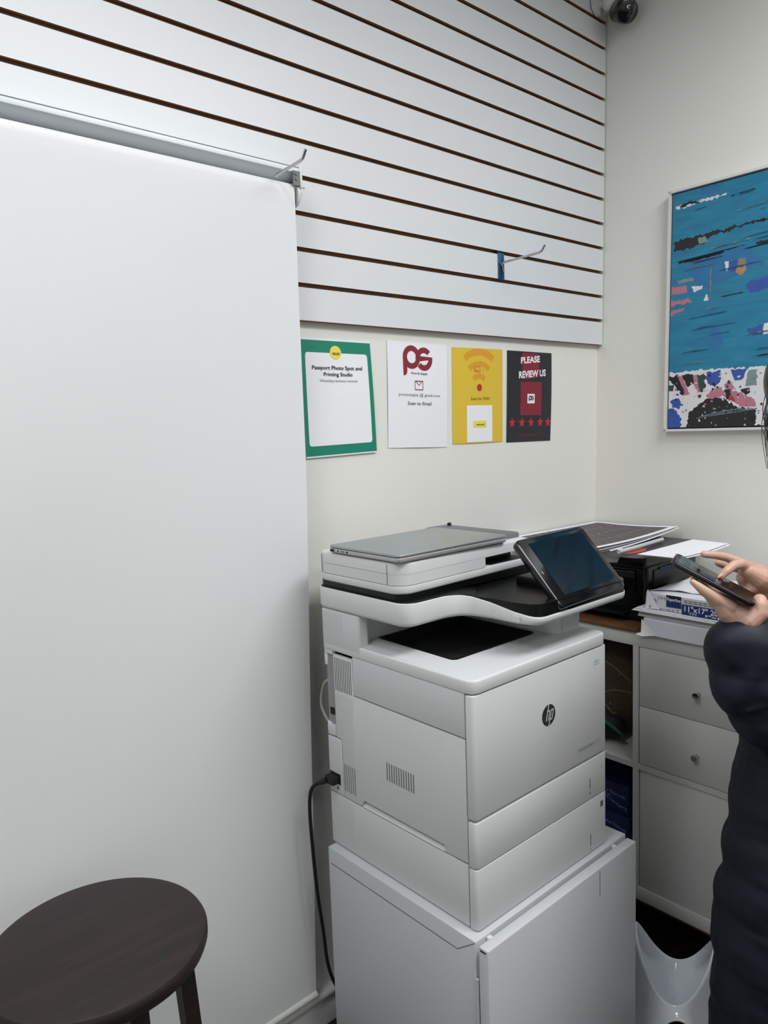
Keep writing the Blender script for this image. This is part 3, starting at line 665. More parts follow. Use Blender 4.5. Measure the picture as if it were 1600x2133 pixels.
# front: door and two trays wrap round the corners
def front(name, z0, z1, m=M_prn, ex=0.0, bot=0.0012):
    poly = fillet([(XL - ex, -0.5175), (XL - ex, YF - ex), (XR + ex, YF - ex), (XR + ex, -0.5175)], [0.001, 0.017, 0.017, 0.001], 8)
    return build(name, MB().prism(poly, z0, z1, 0.0012, bot), m, t, angle=50)
fd = front('front_door', 0.7495, 0.9795, bot=0.004)
t2 = front('paper_tray', 0.6605, 0.7460)
t3 = front('paper_tray', 0.5425, 0.6580)
for a, b in ((XL + 0.03, -0.50), (XR - 0.06, -0.50), (XL + 0.03, -0.15), (XR - 0.06, -0.15)): build('foot', MB().box(a, a + 0.03, b, b + 0.03, 0.5402, 0.545), M_black, t)
def FF(u, v): return (u, YF - 0.0004, v)
# round badge with the two letters cut out
mb = MB(); R0 = 0.0212; cxb, czb = -1.0455, 0.885
mb.add([FF(*p) for p in circ((cxb, czb), R0, 48)], [tuple(range(48))])
lg = build('round_badge', mb, M_logo, fd)
mb = MB(); Fb = lambda u, v: (u, YF - 0.0008, v)
def sl(pts): put_poly(mb, Fb, [(cxb + x * R0 + y * R0 * 0.30, czb + y * R0) for x, y in pts])
sl([(-0.36, 1.0), (-0.23, 1.0), (-0.23, -0.50), (-0.36, -0.50)])       # h ascender runs off the top
sl([(-0.23, 0.46), (0.02, 0.46), (0.09, 0.40), (0.09, 0.28), (-0.23, 0.34)]); sl([(-0.03, 0.36), (0.09, 0.36), (0.09, -0.50), (-0.03, -0.50)])
sl([(0.20, 0.46), (0.32, 0.46), (0.32, -1.0), (0.20, -1.0)])           # p descender runs off the foot
sl([(0.32, 0.46), (0.56, 0.46), (0.64, 0.38), (0.52, 0.34), (0.32, 0.34)]); sl([(0.52, 0.42), (0.64, 0.38), (0.64, -0.42), (0.52, -0.36)]); sl([(0.32, -0.38), (0.52, -0.38), (0.64, -0.42), (0.56, -0.50), (0.32, -0.50)])
build('badge_letters', mb, M_prn, lg)
mb = MB(); put_rect(mb, FF, -0.950, -0.866, 0.7745, 0.7835, 0, 1); e = build('name_strip', mb, M_emb, fd)
mb = MB(); put_text(mb, Fb, 'LaserJet', -0.944, -0.915, 0.777, 0.7815); put_text(mb, Fb, 'MFP', -0.911, -0.895, 0.777, 0.781); build('name_text', mb, M_grey, e)
mb = MB()
for a, b, c, d in ((-0.890, -0.872, 0.9455, 0.9465), (-0.890, -0.872, 0.954, 0.955), (-0.890, -0.889, 0.9455, 0.955), (-0.873, -0.872, 0.9455, 0.955), (-0.884, -0.878, 0.949, 0.952)): put_rect(mb, FF, a, b, c, d, 0, 1)
build('embossed_icon', mb, M_emb, fd)
mb = MB(); put_text(mb, FF, '2', -0.8665, -0.8605, 0.7165, 0.7260); build('embossed_number', mb, M_emb, t2)
mb = MB().box(-0.907, -0.9045, YF - 0.0003, YF + 0.003, 0.683, 0.706).box(-0.907, -0.9045, YF - 0.0003, YF + 0.003, 0.6715, 0.6775); build('paper_gauge', mb, M_vent, t2)
mb = MB().box(-0.905, -0.9028, YF - 0.0003, YF + 0.003, 0.5575, 0.583).box(-0.905, -0.9028, YF - 0.0003, YF + 0.003, 0.548, 0.551); build('paper_gauge', mb, M_vent, t3)
build('tray_window', MB().box(-0.867, -0.857, YF - 0.0003, YF + 0.004, 0.629, 0.642, 0), M_vent, t3)
# top shell with the output bin let into it
def ringface(outer, inner):
    bm = bmesh.new(); es = []
    for loop in (outer, inner):
        vs = [bm.verts.new(p) for p in loop]
        for i in range(len(vs)): es.append(bm.edges.new((vs[i], vs[(i + 1) % len(vs)])))
    bmesh.ops.triangle_fill(bm, use_beauty=True, use_dissolve=False, edges=es); return bm
poly = fillet([(XL - 0.001, YB), (XL - 0.001, YF - 0.001), (XR + 0.001, YF - 0.001), (XR + 0.001, YB)], [0.003, 0.020, 0.020, 0.003], 8)
mb = MB().prism(poly, 0.9825, 1.007, 0.004, 0.001)
n = len(poly); top = mb.f.pop(); mb.m.pop(); outer = [mb.v[i] for i in top]
hole = fillet([(-1.192, -0.208), (-1.197, -0.432), (-0.945, -0.432), (-0.945, -0.208)], [0.003, 0.012, 0.012, 0.003], 4)
bmr = ringface(outer, [(x, y, 1.007) for x, y in hole]); mb.bm_add(bmr)
hn = len(hole); mb.add([(x, y, 1.007) for x, y in hole] + [(x, y, 0.990) for x, y in hole], [(i, (i + 1) % hn, hn + (i + 1) % hn, hn + i) for i in range(hn)])
ts = build('top_shell', mb, M_prn, t, angle=50)
h2 = offset(hole, 0.0)
tb = MB()
rr = [(offset(hole, -0.0005), 1.0085), (offset(hole, -0.004), 1.0085), (offset(hole, -0.010), 0.998)]
def sag(x, y): return -0.045 * min(1, max(0, (y + 0.43) / 0.20))
vs = []
for (pl, z) in rr: vs += [(x, y, z) for x, y in pl]
vs += [(x, y, 0.994 + sag(x, y)) for x, y in offset(hole, -0.022)]
fs = [(k * hn + i, k * hn + (i + 1) % hn, (k + 1) * hn + (i + 1) % hn, (k + 1) * hn + i) for k in range(3) for i in range(hn)] + [tuple(3 * hn + i for i in range(hn))]
tb.add(vs, fs); tb.keep = True
bt = build('output_bin', tb, M_tray, t, 'charcoal output bin')
build('paper_stop', MB().box(-1.10, -1.02, -0.447, -0.436, 1.0065, 1.0085, 0.0008), M_prn2, ts)
# supports
col = fillet([(XL, YB - 0.001), (XL, -0.2335), (-1.238, -0.2335), (-1.222, -0.205), (-0.931, -0.198), (-0.931, YB - 0.001)], [0.002, 0.002, 0.012, 0.03, 0.004, 0.002], 6)
rs = build('rear_support', MB().prism(col, 1.0072, 1.071), M_prn, t, angle=50)
sidepanel('rear_cover', [(-0.2325, 0.9925), (-0.2325, 1.0695), (-0.111, 1.0695), (-0.111, 0.9945)], XL - 0.0012, XL + 0.01, M_prn2)
ribs(rs, -0.114, -0.178, 14, 1.008, 1.066, XL - 0.0012)
poly = fillet([(-0.932, -0.12), (-0.932, -0.470), (-0.850, -0.478), (-0.850, -0.12)], [0.002, 0.024, 0.006, 0.002], 6)
ss_ = build('side_support', MB().prism(poly, 1.0072, 1.072), M_prn, t, angle=50)
build('support_seam', MB().add([(-0.9105, -0.4723, 1.008), (-0.9098, -0.4723, 1.008), (-0.9098, -0.4723, 1.070), (-0.9105, -0.4723, 1.070)], [(0, 1, 2, 3)]), M_vent, ss_)
# scanner base: the edge sweeps forward to the screen
out = [(-1.266, -0.093), (-1.266, -0.378), (-1.160, -0.378), (-1.118, -0.392), (-1.106, -0.445), (-1.105, -0.500), (-1.092, -0.552), (-0.800, -0.553), (-0.772, -0.535), (-0.772, -0.093)]
outl = fillet(out, [0.028, 0.034, 0.05, 0.05, 0.03, 0.04, 0.035, 0.03, 0.03, 0.01], 8)
def ramp(x, y): return -0.030 * max(0, min(1, (-y - 0.372) / 0.17)) ** 1.0 if y < -0.372 else 0
mb = MB().prism(outl, 1.0705, 1.117, 0.0015, 0.009, ramp)
sb = build('scanner_base', mb, M_prn, t, angle=55)
mb = MB().prism(offset(outl, -0.0025), 1.112, 1.1188, 0.0012, 0, ramp)
dk = build('scanner_deck', mb, M_deck, t, angle=55)
mb = MB().box(-1.038, -1.018, -0.5538, -0.550, 1.0745, 1.0825, 0); build('usb_cover', MB().box(-1.106, -1.104, -0.515, -0.497, 1.077, 1.087), M_prn2, sb)
mb = MB().box(-1.03, -0.955, -0.5, -0.4995, 1.098, 1.0985)
build('gasket', MB().prism(rect(-1.258, -0.79, -0.355, -0.098, 0.02), 1.118, 1.1315), M_deck, t)
# document feeder lid
lidp = fillet([(-1.262, -0.096), (-1.262, -0.362), (-0.862, -0.352), (-0.862, -0.096)], [0.032, 0.034, 0.012, 0.01], 8)
band_ = build('lid_frame', MB().prism(lidp, 1.131, 1.1475, 0.0012, 0.004), M_prn, t, angle=50)
notch = fillet([(-1.262, -0.096), (-1.262, -0.362), (-1.010, -0.3557), (-0.990, -0.300), (-0.862, -0.297), (-0.862, -0.096)], [0.032, 0.034, 0.01, 0.01, 0.004, 0.01], 8)
fe = build('feeder_cover', MB().prism(notch, 1.1487, 1.170).prism(lidp, 1.1695, 1.1925, 0.0045), M_prn, t, angle=50)
build('feeder_slot', MB().box(-0.985, -0.864, -0.345, -0.299, 1.1478, 1.1488).box(-0.985, -0.864, -0.3025, -0.300, 1.1478, 1.169), M_tray, fe)
build('cover_seam', MB().box(-1.2625, -1.2618, -0.3245, -0.3235, 1.1487, 1.188).box(-1.2625, -1.2618, -0.118, -0.117, 1.150, 1.188), M_slot, fe)
build('feeder_tray', MB().prism(rect(-0.940, -0.860, -0.330, -0.098, 0.012), 1.1925, 1.2035, 0.004, 0), M_grey, t, 'grey paper feed tray')
build('rear_shadow_strip', MB().box(-1.12, -0.945, -0.144, -0.132, 1.1925, 1.1985, 0.001), M_black, t)  # black strip drawn in for the shadow gap along the laptop's back edge
build('tray_latch', MB().box(-0.878, -0.870, -0.125, -0.118, 1.203, 1.2105, 0.001), M_black, t)
# touch screen
bl = Vector((-1.0335, -0.560, 1.0985)); X = Vector((0.9998, 0.012, 0.012)).normalized(); U = Vector((0, 0.106, 0.117)).normalized(); U = (U - X * U.dot(X)).normalized(); N = X.cross(U)
Mt = Matrix((X, U, N)).transposed().to_4x4(); Mt.translation = bl
W_, H_ = 0.233, 0.160
build('screen_housing', MB().prism(rect(0, W_, 0, H_, 0.012, 6), -0.016, 0.0, 0.0025, 0.004, M=Mt), M_bez, t, 'tilted black touchscreen panel', angle=50)
scr = MB().prism(rect(0.030, W_ - 0.016, 0.022, H_ - 0.014, 0.002, 2), 0.0, 0.0006, M=Mt)
sc_ = build('display', scr, M_scr, t)
mb = MB(); put_poly(mb, lambda u, v: Mt @ Vector((u, v, 0.0007)), [(0.010, 0.080), (0.013, 0.084), (0.016, 0.080), (0.016, 0.075), (0.010, 0.075)]); build('home_symbol', mb, M_grey, sc_)
build('screen_mount', MB().box(-1.0, -0.80, -0.50, -0.552, 1.086, 1.102, 0.003).box(-0.97, -0.86, -0.49, -0.40, 1.10, 1.13, 0.004), M_deck, t)

# ================================================================== LAPTOP
t = thing('laptop', 'closed silver laptop lying on top of the multifunction printer', 'laptop', (-1.075, -0.218, 1.1925))
def rot_lap(p): return p
lp = rect(-1.2655, -0.948, -0.3635, -0.1465, 0.010, 5)
def tilt(x, y): return 0.0
ml = MB().prism(lp, 1.1950, 1.2040, 0.0012, 0.003); build('base', ml, M_silver2, t, angle=50)
build('hinge_gap', MB().prism(offset(lp, -0.002), 1.2038, 1.2055), M_slot, t)
build('lid', MB().prism(lp, 1.2052, 1.2102, 0.0015, 0.0006), M_silver, t, angle=50)
xs = -1.2659
build('port', MB().box(xs, xs + 0.003, -0.166, -0.153, 1.1972, 1.2025), M_slot, t)
build('port', MB().lathe([(0.0018, 0), (0.0018, 0.0006)], (xs + 0.0002, -0.179, 1.200), (-1, 0, 0), 10), M_slot, t)
build('port', MB().box(xs, xs + 0.003, -0.198, -0.188, 1.1985, 1.2015), M_grey, t)
build('port', MB().box(xs, xs + 0.003, -0.211, -0.205, 1.1985, 1.2015), M_slot, t)
for b in (-0.335, -0.18): build('foot', MB().box(-1.24, -0.99, b, b + 0.01, 1.1925, 1.1955), M_black, t)

# ================================================================== CORDS
def smooth(pts, n=8):
    P = [Vector(p) for p in pts]; out = []
    for i in range(len(P) - 1):
        a = P[max(i - 1, 0)]; b = P[i]; c = P[i + 1]; d = P[min(i + 2, len(P) - 1)]
        for k in range(n):
            s = k / n; out.append(0.5 * ((2 * b) + (c - a) * s + (2 * a - 5 * b + 4 * c - d) * s * s + (3 * b - a - 3 * c + d) * s ** 3))
    return out + [P[-1]]
t = thing('power_cord', 'black power cord plugged into the left side of the large printer', 'power cord', (-1.27, -0.09, 0.1))
build('cable', MB().tube(smooth([(-1.285, -0.112, 0.688), (-1.297, -0.092, 0.672), (-1.300, -0.082, 0.63), (-1.297, -0.080, 0.54), (-1.290, -0.080, 0.42), (-1.279, -0.080, 0.32), (-1.268, -0.078, 0.225), (-1.24, -0.075, 0.15), (-1.18, -0.06, 0.06)]), 0.0042, 10), M_cord, t)
build('plug', MB().box(-1.282, -1.2625, -0.146, -0.117, 0.687, 0.704, 0.002).tube([(-1.280, -0.124, 0.695), (-1.287, -0.108, 0.685)], [0.0075, 0.0055], 10), M_black, t)
build('network_cable', MB().tube(smooth([(-1.252, -0.118, 0.912), (-1.256, -0.100, 0.900), (-1.256, -0.086, 0.872), (-1.256, -0.084, 0.842), (-1.254, -0.098, 0.818), (-1.252, -0.106, 0.812)]), 0.0032, 10), M_gcord)
o = bpy.data.objects['network_cable']; tag(o, 'short grey cable looping out of the back of the large printer', 'cable')

# ================================================================== CUBE SHELF UNIT
KX, KB = -0.39, -0.052
t = thing('cube_shelf_unit', 'white cube shelving unit with drawers, a door and open cells by the right wall', 'shelf unit', (-0.22, -0.355, 0))
ZB, ZT = 0.103, 0.873
mb = MB().box(KX, KB, -0.740, 0.015, ZT - 0.038, ZT, 0.0008).box(KX, KB, -0.740, 0.015, ZB, ZB + 0.038, 0.0008)
mb.box(KX, KB, -0.025, 0.015, ZB + 0.038, ZT - 0.038).box(KX, KB, -0.740, -0.702, ZB + 0.038, ZT - 0.038)
mb.box(KX, KB, -0.3525, -0.3360, ZB + 0.038, ZT - 0.038)
mb.box(KX + 0.0005, KB, -0.3360, -0.025, 0.487, 0.503).box(KX + 0.0005, KB, -0.702, -0.3525, 0.487, 0.503)
build('carcass', mb, M_kal, t, angle=25)
build('back_board', MB().box(KB - 0.004, KB - 0.001, -0.71, 0.0, ZB + 0.03, ZT - 0.03), M_kal, t)
def knob(p, y, z):
    build('knob', MB().lathe([(0.0065, 0), (0.005, 0.004), (0.0055, 0.009), (0.0085, 0.018), (0.0082, 0.0195), (0.001, 0.020)], (KX + 0.001, y, z), (-1, 0, 0), 22), M_steel, p, 'metal knob')
dy0, dy1 = -0.700, -0.3555
d1 = build('drawer', MB().box(KX + 0.001, KX + 0.3, dy0, dy1, 0.6705, 0.8335, 0.0008), M_kal, t); knob(d1, -0.519, 0.742)
d2 = build('drawer', MB().box(KX + 0.001, KX + 0.3, dy0, dy1, 0.5050, 0.6685, 0.0008), M_kal, t); knob(d2, -0.517, 0.576)
dd = build('door', MB().box(KX + 0.004, KX + 0.02, dy0, dy1 + 0.0005, ZB + 0.0395, 0.4855, 0.0008), M_kal, t); knob(dd, -0.675, 0.33)
build('plinth', MB().box(-0.30, -0.07, -0.72, 0.0, 0, 0.094, 0.002), M_wood, t)
build('under_board', MB().box(KX + 0.006, -0.07, -0.735, 0.01, 0.0935, 0.1028), M_wood2, t, 'brown board')

# in the upper open cell: a patterned bag
M_bag = mat('patterned_brown_cloth', (70, 58, 44), 0.95, var=0.35, vscale=120)
def bagpost(p):
    q = p.copy(); q.x += noise.noise(p * 14) * 0.008; q.z += noise.noise(p * 11 + Vector((3, 1, 2))) * 0.006; return q
t = thing('cloth_bag', 'dark brown patterned cloth bag with green rim in the upper open cell of the shelf', 'bag', (-0.22, -0.2, 0.503))
bg = MB().ball((-0.215, -0.205, 0.640), (0.115, 0.118, 0.125), 28).ball((-0.23, -0.20, 0.70), (0.09, 0.11, 0.10), 24)
bb_ = remeshed('body', bg, M_bag, t, 0.008, 4, post=bagpost)
mb = MB()
for k, pl in enumerate([[(-0.341, -0.10, 0.73), (-0.345, -0.17, 0.765), (-0.336, -0.235, 0.745), (-0.318, -0.29, 0.70)], [(-0.342, -0.14, 0.66), (-0.348, -0.20, 0.655), (-0.344, -0.25, 0.675), (-0.325, -0.295, 0.672)], [(-0.345, -0.16, 0.645), (-0.346, -0.21, 0.635), (-0.338, -0.245, 0.60)]]):
    mb.tube(smooth(pl, 6), 0.0007, 6)
for k in range(12):
    y = -0.14 - 0.13 * (k * 0.37 % 1); z = 0.60 + 0.14 * (k * 0.61 % 1); mb.ball((-0.343 + 0.15 * (y + 0.2) ** 2 * 9, y, z), (0.001, 0.0018, 0.0018), 6)
build('white_doodles', mb, mat('pale_thread', (150, 142, 128), 0.8), bb_)
mb = MB().tube(smooth([(-0.32, -0.08, 0.60), (-0.352, -0.14, 0.600), (-0.356, -0.205, 0.588), (-0.345, -0.255, 0.560), (-0.325, -0.270, 0.535), (-0.30, -0.25, 0.52)], 8), 0.0055, 10)
build('rim', mb, mat('dark_green_binding', (26, 86, 72), 0.7), t, 'green binding')
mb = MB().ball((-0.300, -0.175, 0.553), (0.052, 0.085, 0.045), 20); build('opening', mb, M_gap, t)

# in the lower open cell: two blue cartons
M_carton = mat('blue_wrapped_carton', (24, 38, 92), 0.5, var=0.15, vscale=40)
def face_text(mb, x, items, mi=0):
    for s, y0, y1, z0, z1, sl in items: put_text(mb, lambda u, v: (x, u, v), s, y0, y1, z0, z1, mi, 0.01, 0, sl)
b1 = build('paper_carton', MB().box(-0.345, -0.10, -0.300, -0.06, 0.1415, 0.30, 0.004), M_carton); tag(b1, 'lower blue paper carton in the lower open cell of the shelf', 'carton', 'blue cartons in the lower open cell')
b2 = build('paper_carton', MB().box(-0.335, -0.10, -0.292, -0.05, 0.3005, 0.392, 0.004), M_carton); tag(b2, 'upper blue paper carton with white lettering in the lower open cell of the shelf', 'carton', 'blue cartons in the lower open cell')
mb = MB(); face_text(mb, -0.3356, [('Paperline', -0.150, -0.282, 0.358, 0.374, -0.012), ('TM', -0.215, -0.232, 0.344, 0.352, 0), ('Paperline', -0.285, -0.19, 0.312, 0.326, 0.03)]); build('printed_text', mb, mat('pale_blue_lettering', (128, 140, 172), 0.6), b2)
mb = MB(); face_text(mb, -0.3456, [('Paperline', -0.18, -0.29, 0.272, 0.288, -0.02), ('Paper', -0.235, -0.290, 0.235, 0.251, -0.015), ('Paperline', -0.19, -0.29, 0.200, 0.216, 0.02)]); build('printed_text', mb, MATS['pale_blue_lettering'], b1)

# board, black printer
tag(build('wooden_board', MB().box(-0.397, -0.06, -0.350, -0.03, 0.8735, 0.8855, 0.0006), M_wood2), 'brown wooden board lying under the black inkjet printer', 'board')
t = thing('inkjet_printer', 'black inkjet printer on the shelf unit, half buried under paper', 'printer', (-0.2, -0.19, 0.8865))
PX0, PX1, PY0, PY1 = -0.352, -0.045, -0.347, -0.025
build('body', MB().box(PX0 + 0.012, PX1, PY0, PY1, 0.888, 1.076, 0.014, 3), M_blackp, t)
build('scanner_lid', MB().box(PX0, PX1 + 0.002, PY0 - 0.003, PY1, 1.036, 1.083, 0.012, 3), M_blackp, t)
build('front_panel', MB().box(PX0 + 0.002, PX0 + 0.02, PY0 + 0.03, PY1 - 0.03, 0.972, 1.030, 0.004), M_bez, t)
build('output_tray', MB().box(PX0 - 0.02, PX0 + 0.06, PY0 + 0.05, PY1 - 0.05, 0.905, 0.915, 0.003), M_deck, t)
sp = build('side_panel', MB().box(-0.305, -0.10, PY0 - 0.004, PY0 + 0.002, 0.985, 1.030, 0.002).box(-0.305, -0.10, PY0 - 0.004, PY0 + 0.002, 0.925, 0.975, 0.002), M_greyp, t)
build('side_label', MB().box(-0.275, -0.19, PY0 - 0.0046, PY0 - 0.0038, 1.018, 1.030).box(-0.275, -0.19, PY0 - 0.0046, PY0 - 0.0038, 1.0305, 1.034), M_navy, sp)
for a in (-0.33, -0.08):
    for b in (-0.33, -0.06): build('foot', MB().box(a, a + 0.02, b, b + 0.02, 0.8858, 0.89), M_black, t)

# sheets piled on the black printer
def sheet_fn(c, bulge, dz=0.0):
    a, b, cc, d = [Vector(p) for p in c]   # 0,0  1,0  1,1  0,1
    def fn(u, v):
        p = a * (1 - u) * (1 - v) + b * u * (1 - v) + cc * u * v + d * (1 - u) * v
        return Vector((p.x, p.y, p.z + bulge(u, v) + dz))
    return fn
A = [(-0.470, -0.268, 1.106), (-0.060, -0.293, 1.120), (-0.028, 0.006, 1.110), (-0.465, 0.014, 1.112)]
bA = lambda u, v: -0.010 * math.sin(PI * u) * (1 - v) * 0.6 - 0.004 * math.sin(PI * v)
def shiftc(c, dx, dy, dz): return [(x + dx, y + dy, z + dz) for x, y, z in c]
lab = ['topmost large sheet printed with a dark grid of frames, on the black printer', 'second large sheet, just under the dark grid print on the black printer', 'lowest large white sheet of the pile under the dark grid print']
for k in range(3):
    c = shiftc(A, [0, -0.004, 0.003, -0.012][k], [0, 0.002, -0.004, 0.003][k] if k else 0, -0.0022 * k)
    c = [(min(x, -0.022), min(y, 0.016), z) for x, y, z in c]
    f = sheet_fn(c, (lambda kk: (lambda u, v: bA(u, v) - 0.006 * kk * (u - 0.9) * 0 - 0.0016 * kk * (1 - u) * 4 * (1 - v)))(k))
    o = build('printed_sheet' if k == 0 else 'large_sheet', MB().surf(f, 20, 12, 0.0004), M_sheet, angle=60); tag(o, lab[k], 'paper sheet', None if k == 0 else 'large sheets under the grid print')
    if k == 0:
        F = lambda u, v, f=f: f(u, v) + Vector((0, 0, 0.0006))
        mb = MB(); mm = (0.045, 0.955, 0.06, 0.94); ncol, nrow = 11, 4
        for i in range(ncol):
            for j in range(nrow):
                u0 = mm[0] + (mm[1] - mm[0]) * i / ncol + 0.003; u1 = mm[0] + (mm[1] - mm[0]) * (i + 1) / ncol - 0.003
                v0 = mm[2] + (mm[3] - mm[2]) * j / nrow + 0.0035; v1 = mm[2] + (mm[3] - mm[2]) * (j + 1) / nrow - 0.0035
                put_rect(mb, F, u0, u1, v0, v1, 0, 3)
        build('printed_frames', mb, mat('dark_mauve_ink', (84, 74, 78), 0.5), o)
bB = lambda u, v: -0.004 * math.sin(PI * v) * (1 - u) - 0.002 * math.sin(PI * u)
B = [(-0.452, -0.400, 1.0905), (-0.165, -0.440, 1.094), (-0.110, -0.262, 1.0925), (-0.452, -0.268, 1.0915)]
f = sheet_fn(B, bB); o = build('printed_sheet', MB().surf(f, 16, 8, 0.0004), mat('charcoal_print', (56, 54, 58), 0.45), angle=60); tag(o, 'charcoal print with a red oval showing between the two paper piles', 'paper sheet')
mb = MB(); F = lambda u, v: f(u, v) + Vector((0, 0, 0.0006)); put_poly(mb, F, circ((0.30, 0.62), 0.16, 24, 1.0, 0.8)); build('printed_oval', mb, mat('coral_red_ink', (196, 86, 68), 0.5), o)
o = build('plastic_sleeve', MB().tube(smooth([(-0.438, -0.322, 1.0975), (-0.33, -0.322, 1.0985), (-0.20, -0.318, 1.1000)]), [0.0058] * 17, 12), mat('clear_plastic', (190, 194, 198), 0.2)); tag(o, 'clear rolled plastic sleeve between the paper piles', 'sleeve')
C = [(-0.430, -0.478, 1.0965), (-0.190, -0.500, 1.104), (-0.178, -0.395, 1.104), (-0.446, -0.380, 1.0985)]
bC = lambda u, v: -0.004 * math.sin(PI * u) * (1 - v)
for k, lb in enumerate(['upper white sheet sticking out over the phone in the hands', 'middle white sheet sticking out over the phone in the hands', 'lowest white sheet sticking out over the phone in the hands']):
    o = build('white_sheet', MB().surf(sheet_fn(shiftc(C, [0, 0.012, 0.004][k], [0, 0.004, -0.006][k], -0.0016 * k), bC), 14, 8, 0.0004), M_sheet, angle=60); tag(o, lb, 'paper sheet', 'white sheets over the phone')
o = build('curled_sheet', MB().surf(lambda u, v: (-0.357 - 0.035 * math.cos(u * 1.5), -0.215 - 0.075 * v - 0.02 * u, 1.052 + 0.036 * math.sin(u * 1.5) + 0.006 * v), 10, 8, 0.0004), M_sheet, angle=60); tag(o, 'white sheet curling down at the front of the black printer', 'paper sheet')

# reams at the near end of the shelf unit
def fold(t, x, y, z0, z1, s=1):
    mb = MB().add([(x + 0.004, y + 0.0005, z0 + 0.002), (x - 0.0012, y - 0.004, z1 - 0.002), (x - 0.0012, y - 0.05, z0 + 0.004), (x + 0.0, y - 0.004, z0 - 0.006), (x - 0.004, y + 0.012, z0 - 0.001)], [(0, 1, 2), (0, 2, 3), (0, 3, 4)])
    return build('folded_corner', mb, M_sheet, t)
M_wrap = mat('white_ream_wrapper', (222, 222, 228), 0.42, bump=0.5, bscale=30)
def wrapnoise(mb, amp, sc):
    mb.v = [tuple(Vector(p) + Vector((noise.noise(Vector(p) * sc), noise.noise(Vector(p) * sc + Vector((9, 2, 4))), noise.noise(Vector(p) * sc + Vector((1, 7, 3))) * 0.4)) * amp) for p in mb.v]; return mb
def gridbox(x0, x1, y0, y1, z0, z1, n=26, bulge=0.0):
    bm = bmesh.new(); bmesh.ops.create_cube(bm, size=1); bmesh.ops.bevel(bm, geom=bm.edges[:], offset=0.06, segments=2, profile=0.6, affect='EDGES'); bmesh.ops.subdivide_edges(bm, edges=bm.edges[:], cuts=6, use_grid_fill=True)
    for v in bm.verts:
        c = v.co; v.co = Vector(((x0 + x1) / 2 + c.x * (x1 - x0) + (bulge * c.x * (1 - 4 * c.z * c.z)), (y0 + y1) / 2 + c.y * (y1 - y0), (z0 + z1) / 2 + c.z * (z1 - z0)))
    return MB().bm_add(bm)
r1 = build('paper_ream', wrapnoise(gridbox(-0.404, -0.125, -0.795, -0.366, 0.8738, 0.9215), 0.0016, 22), M_wrap); tag(r1, 'plain white wrapped ream lying directly on the shelf unit', 'paper ream')
fold(r1, -0.405, -0.366, 0.876, 0.920)
mb = MB()
for k in range(4): mb.box(-0.398 + 0.0006 * k, -0.12, -0.787 + 0.001 * k, -0.3555 - 0.0005 * k, 0.9225 + 0.0038 * k, 0.9225 + 0.0038 * k + 0.0036)
r2 = build('paper_stack', mb, M_sheet2); tag(r2, 'stack of loose copy paper between the two wrapped reams', 'paper stack')
for k, lb in enumerate(['lowest of three white card sheets under the open blue labelled ream', 'middle of three white card sheets under the open blue labelled ream', 'topmost of three white card sheets under the open blue labelled ream']):
    o = build('card_sheet', MB().surf(sheet_fn([(-0.412 + 0.003 * k, -0.345 - 0.004 * k, 0.9392 + 0.0028 * k), (-0.412 + 0.003 * k, -0.775, 0.9392 + 0.0028 * k), (-0.13, -0.775, 0.9392 + 0.0028 * k), (-0.13, -0.356, 0.9392 + 0.0028 * k)], lambda u, v: 0.0), 6, 6, -0.0014), M_sheet); tag(o, lb, 'card sheet', 'white card sheets under the labelled ream')
r3 = build('paper_ream', wrapnoise(gridbox(-0.400, -0.14, -0.800, -0.381, 0.9462, 0.9935), 0.0014, 26), M_wrap); tag(r3, 'torn-open ream with blue label on top of the paper stack', 'paper ream')
mb = MB().add([(-0.402, -0.378, 0.947), (-0.4025, -0.386, 0.9995), (-0.4045, -0.420, 0.951), (-0.395, -0.378, 0.990)], [(0, 1, 2), (0, 3, 1)]); build('folded_corner', mb, M_sheet, r3)
FR = lambda k: (lambda u, v: (-0.4025 - 0.0006 * k - 0.006 * max(0, v - 0.975) * 0, u, v))
F1, F2 = FR(0), FR(1)
mb = MB(); put_rect(mb, F1, -0.437, -0.477, 0.961, 0.982, 0, 1); put_rect(mb, F1, -0.4785, -0.600, 0.948, 0.974, 0, 1); lb = build('printed_label', mb, M_navy, r3, 'dark blue label')
mb = MB(); put_rect(mb, F1, -0.437, -0.477, 0.9825, 0.992, 0, 1); build('printed_black_band', mb, M_posb, r3)
mb = MB(); put_text(mb, F2, '11"x17" 20lb', -0.486, -0.586, 0.9565, 0.9715, 0, 0.02); put_text(mb, F2, 'Paperline', -0.4395, -0.476, 0.9745, 0.9855, 0, 0.015)
put_text(mb, F2, 'TM', -0.497, -0.517, 0.9490, 0.9550); put_text(mb, F2, 'Pap', -0.540, -0.585, 0.9490, 0.956, 0, 0.01); build('printed_label_text', mb, M_wink, lb)
mb = MB(); put_text(mb, F2, 'e', -0.401, -0.410, 0.966, 0.977); put_text(mb, F2, 'TM', -0.412, -0.434, 0.9775, 0.985); put_text(mb, F2, 'Paperl', -0.390, -0.470, 0.948, 0.9575)
[put_rect(mb, F2, -0.484 - 0.0125 * i, -0.494 - 0.0125 * i, z, z + 0.0022, 0, 1) for i in range(9) for z in (0.9785, 0.9835)]; build('printed_text', mb, M_inkg, r3)
